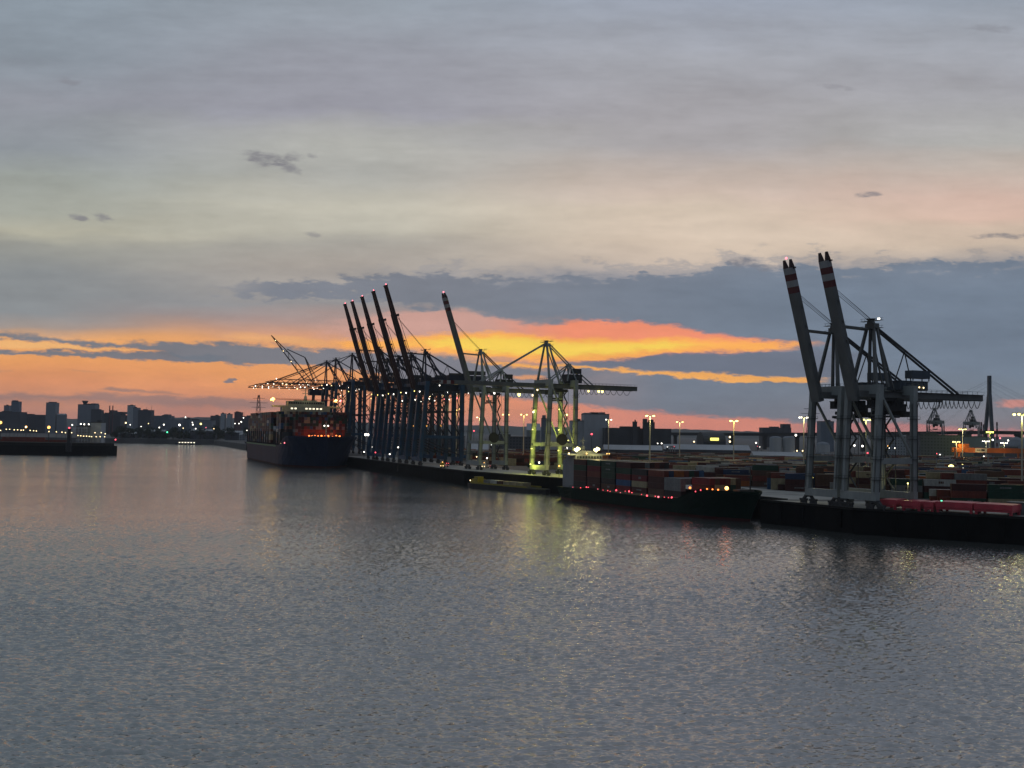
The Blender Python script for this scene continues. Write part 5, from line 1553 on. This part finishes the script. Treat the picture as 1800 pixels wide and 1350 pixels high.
# ---------------------------------------------------------------- buildings behind the terminal
gB2 = 'industrial buildings behind the terminal'
for a in (
 ('silo_block', 'big pale stepped silo block right of the yellow lit crane', 1027, 1071, 728, 1420, 3, 60, False, None, (block(-.5, -.2, 2, 3), block(.1, .35, 3, 0))),
 ('silo_block', 'lower wing of the pale silo block behind the crane legs', 1004, 1027, 740, 1425, 3, 45, False, None, ()),
 ('silo_tower', 'grey twin silo tower behind the yellow lit crane', 952, 967, 736, 1500, 1, 20, False, None, (block(-.4, 0, 5, 1),)),
 ('warehouse', 'grey gabled warehouse left of the twin silo tower', 926, 950, 756, 1400, 0, 40, False, None, (), 'building', 'gable'),
 ('factory', 'long dark factory roof right of the silo block', 1064, 1180, 753, 1380, 2, 40, False, None, ()),
 ('silo_tower', 'small dark tower on the long dark factory', 1113, 1120, 742, 1370, 2, 8, False, None, ()),
 ('silo_tower', 'stepped dark tower on the long dark factory', 1131, 1151, 743, 1370, 2, 9, False, None, (block(-.5, -.15, 5, 2), block(.2, .4, 4, 2))),
 ('office_block', 'flat dark building standing above the bridge deck', 1340, 1391, 752, 2300, 2, 30, False, None, (block(.22, .49, 9, 2),)),
 ('warehouse', 'low shed with pale roof behind the feeder ship', 1062, 1165, 790, 1010, 2, 20, False, None, (), 'building', 'gable'),
 ('warehouse', 'long low shed with pale roof in the middle of the yard', 1168, 1320, 789.5, 1040, 2, 22, False, None, (), 'building', 'gable'),
 ('warehouse', 'low shed with pale roof left of the front crane', 1325, 1412, 801, 930, 2, 16, False, None, (), 'building', 'gable'),
 ('warehouse', 'dark round roofed hall with lit sign below the bridge', 1237, 1276, 776, 1150, 2, 46, False, None, (), 'building', 'barrel'),
 ('warehouse', 'pale shed behind the legs of the left grey crane', 820, 858, 790, 1000, 3, 30, False, None, (), 'building', 'gable'),
 ('warehouse', 'dark wide warehouse behind the grey crane legs', 868, 935, 768, 1180, 2, 40, True, None, ()),
 ('warehouse', 'dark wide warehouse behind the nearest blue crane', 690, 815, 766, 1300, 2, 40, True, None, ()),
 ('warehouse', 'bluish metal hall below the bridge pylon', 1694, 1734, 768, 1180, 1, 30, False, None, ()),
 ('warehouse', 'dark hall right of the front crane legs', 1617, 1688, 765, 1150, 2, 40, True, None, ()),
 ('warehouse', 'dark shed behind the floodlight masts at the right edge', 1735, 1812, 790, 1090, 2, 30, False, None, ()),
 ('office_block', 'pale low block seen between the front crane legs', 1560, 1600, 768, 1300, 0, 30, True, None, ()),
 ('office_block', 'grey block with flat roof behind the left front crane', 1443, 1466, 741, 1800, 1, 24, False, None, ()),
):
    building(*a, group=gB2)
m = MB(); p = at(1256, 772, 1149.4)
m.box((p.x, p.y, p.z), (9, .3, 3.0)); m.build('lit_sign', glow('yellow_sign', (1, .9, .15), 1.6), None, label='small yellow lit panel on the dark round roofed hall', category='sign')
def tank(px, w_, ytop, Yd, lab, dome=.15, mat=3):
    a, b = at(px - w_/2, ytop, Yd), at(px + w_/2, ytop, Yd)
    r = (b.x - a.x)/2; hgt = a.z - QZ
    t = thing('storage_tank', lab, 'storage tank', ((a.x + b.x)/2, Yd + r, QZ), 0, 'round storage tanks')
    MB().lathe((0, 0, 0), [(r, 0), (r, hgt*(1 - dome)), (r*1.01, hgt*(1 - dome) + .4)], 28).build('shell', bwall[mat], t)
    MB().lathe((0, 0, hgt*(1 - dome) + .4), [(r, 0), (r*.85, hgt*dome*.45), (r*.55, hgt*dome*.8), (r*.1, hgt*dome)], 28).build('roof', bwall[0], t)
tank(1366, 21, 767, 1350, 'pale storage tank below the bridge deck, left of a pair', .1)
tank(1389, 21, 767, 1350, 'pale storage tank below the bridge deck, right of a pair', .1)
tank(1450, 24, 777, 1200, 'low pale tank seen behind the left front crane leg', .2)
tank(1797, 46, 768, 1500, 'big grey domed tank at the right edge', .75, 1)
# ---------------------------------------------------------------- cable stayed bridge
br = thing('cable_stayed_bridge', 'long dark road bridge with tall pylon and thin cables on the right', 'bridge', (0, 0, 0), 0)
dk = paint('bridge_deck', (.018, .021, .026), .8, .2, .02)
pts = [at(x, y, Yd) for x, y, Yd in ((1060, 762.5, 2150), (1150, 762, 2080), (1250, 762.5, 2010), (1350, 763, 1950), (1450, 762.5, 1890), (1550, 761.5, 1840), (1650, 760.5, 1790), (1738, 759.5, 1746), (1830, 761, 1700), (1960, 766, 1640), (2100, 772, 1580))]
m = MB()
for a, b in zip(pts, pts[1:]):
    dd = (b - a).normalized()
    m.bar(a - dd*.6 - Vector((0, 0, 1.2)), b + dd*.6 - Vector((0, 0, 1.2)), 18, 4.2)
m.build('deck', dk, br)
m = MB()
for a, b in zip(pts, pts[1:]):
    for k in (-8.6, 8.6):
        m.bar(a + Vector((0, k, 1.6)), b + Vector((0, k, 1.6)), .3, 1.2)
m.build('railing', dk, br)
for px in (1090, 1138, 1187, 1237, 1286, 1344, 1401, 1459, 1517, 1576, 1636, 1690, 1790):
    a = [p for p in zip(pts, pts[1:])]
    Yd = np.interp(px, [1060, 1150, 1250, 1350, 1450, 1550, 1650, 1738, 1830, 1960], [2150, 2080, 2010, 1950, 1890, 1840, 1790, 1746, 1700, 1640])
    p = at(px, 764, Yd)
    zt = np.interp(px, [1060, 1150, 1250, 1350, 1450, 1550, 1650, 1738, 1830, 1960], [q.z for q in pts[:10]]) - 3.2
    m = MB(); m.box((p.x, p.y, (zt + QZ)/2), (5.5, 11, zt - QZ)); m.box((p.x, p.y, zt - 1.2), (7, 16, 2.4)); m.build('pier', dk, br)
pb = at(1738, 757, 1746); pt = at(1739, 661, 1746)
m = MB()
for k in (-1, 1):
    m.bar((pb.x, pb.y + k*13, QZ), (pb.x, pb.y + k*12, pb.z), 5.0, 5.0, up=(1, 0, 0))
    m.bar((pb.x, pb.y + k*12, pb.z), (pt.x, pt.y + k*1.5, pt.z - 30), 4.6, 4.6, up=(1, 0, 0))
m.box((pt.x, pt.y, pt.z - 15), (4.6, 6, 31)); m.box((pb.x, pb.y, pb.z - 3), (4, 22, 3))
m.build('pylon', paint('bridge_pylon', (.045, .065, .085), .6, .2, .05), br)
m = MB()
al, ar = (pts[5] - pb).normalized(), (pts[9] - pb).normalized()
for f in (55, 90, 125, 150, 165):
    for dv in (al, ar):
        q = pb + dv*f
        zt = pt.z - 6 - (165 - f)*.22
        for k in (-1, 1):
            m.tube([(pt.x, pt.y + k*1.8, zt), (q.x, q.y + k*7, q.z)], .07, 5)
m.build('stay_cable', darkgrey, br)
for px, y0, y1, lab in ((1725, 742, 757, 'striped red and white chimney left of the bridge pylon'), (1729, 746, 757, 'short striped chimney beside the bridge pylon'), (1752.5, 742, 757, 'thin striped chimney right of the bridge pylon')):
    p = at(px, y0, 2500)
    t = thing('chimney', lab, 'chimney', (p.x, p.y, QZ), 0, 'striped chimneys beyond the bridge')
    hgt = p.z - QZ
    for i in range(8):
        MB().tube([(0, 0, hgt*i/8), (0, 0, hgt*(i + 1)/8)], 2.6 - .1*i, 10, 2.5 - .1*i).build('band', whiteband if i % 2 == 0 else redband, t)
# orange beam of a rail crane lit from below, with a pale sign
t = thing('gantry_crane', 'orange lit gantry crane beam with a pale sign in the far yard', 'gantry crane', (at(1745, 791, 1000).x, 1000, QZ), R(-3))
a, b = at(1682, 789, 1000), at(1812, 793, 1000)
wd, z = b.x - a.x, a.z - QZ
org = paint('orange_beam', (.42, .11, .015), .5, .25, .15)
m = MB(); m.box((0, 0, z - 1), (wd, 2.0, 4.4)); m.box((0, 9, z - 1), (wd, 2.0, 4.4)); m.box((-wd*.38, 4, z + 3), (9, 8, 3.4)); m.build('beam', org, t)
for x in (-wd*.46, wd*.4):
    for y in (0, 9):
        MB().bar((x, y, 0), (x*.97, y, z - 3.1), 1.6, 1.4, up=(1, 0, 0)).build('leg', org, t)
sg = MB(); sg.box((-wd*.16, -1.15, z - 1), (10.5, .3, 3.8)); sgo = sg.build('sign', paint('pale_sign', (.62, .58, .42), .6, .1, .5), t)
MB().box((-wd*.16 + 1.6, -1.33, z - .8), (3.0, .1, 1.7)).build('sign_mark', black, sgo)
MB().box((-wd*.16 - 2.2, -1.33, z - .9), (3.4, .1, .9)).build('sign_mark', darkgrey, sgo)
lamp(t, (-wd*.2, -9, z - 3), (1, .72, .35), 2500, .8)
lamp(t, (-wd*.4, -8, z + 1), (1, .6, .2), 3000, .8)
lamp(t, (wd*.1, -10, z - 5), (1, .6, .25), 2500, .8)
HAZE = .000042
# ---------------------------------------------------------------- evening air
hz = bpy.data.materials.new('evening_haze'); hz.use_nodes = True
nt = hz.node_tree; nt.nodes.remove(nt.nodes['Principled BSDF'])
pv = nt.nodes.new('ShaderNodeVolumePrincipled'); pv.inputs['Density'].default_value = HAZE; pv.inputs['Color'].default_value = (.80, .85, .92, 1); pv.inputs['Anisotropy'].default_value = .2
nt.links.new(pv.outputs[0], nt.nodes['Material Output'].inputs['Volume'])
hm = MB(); hm.box((0, 5000, 111), (19400, 10200, 230))
hm.build('haze', hz, None, kind='stuff', label='thin evening haze over the harbour')
print('lights', LIGHTS, 'objects', len(bpy.data.objects))
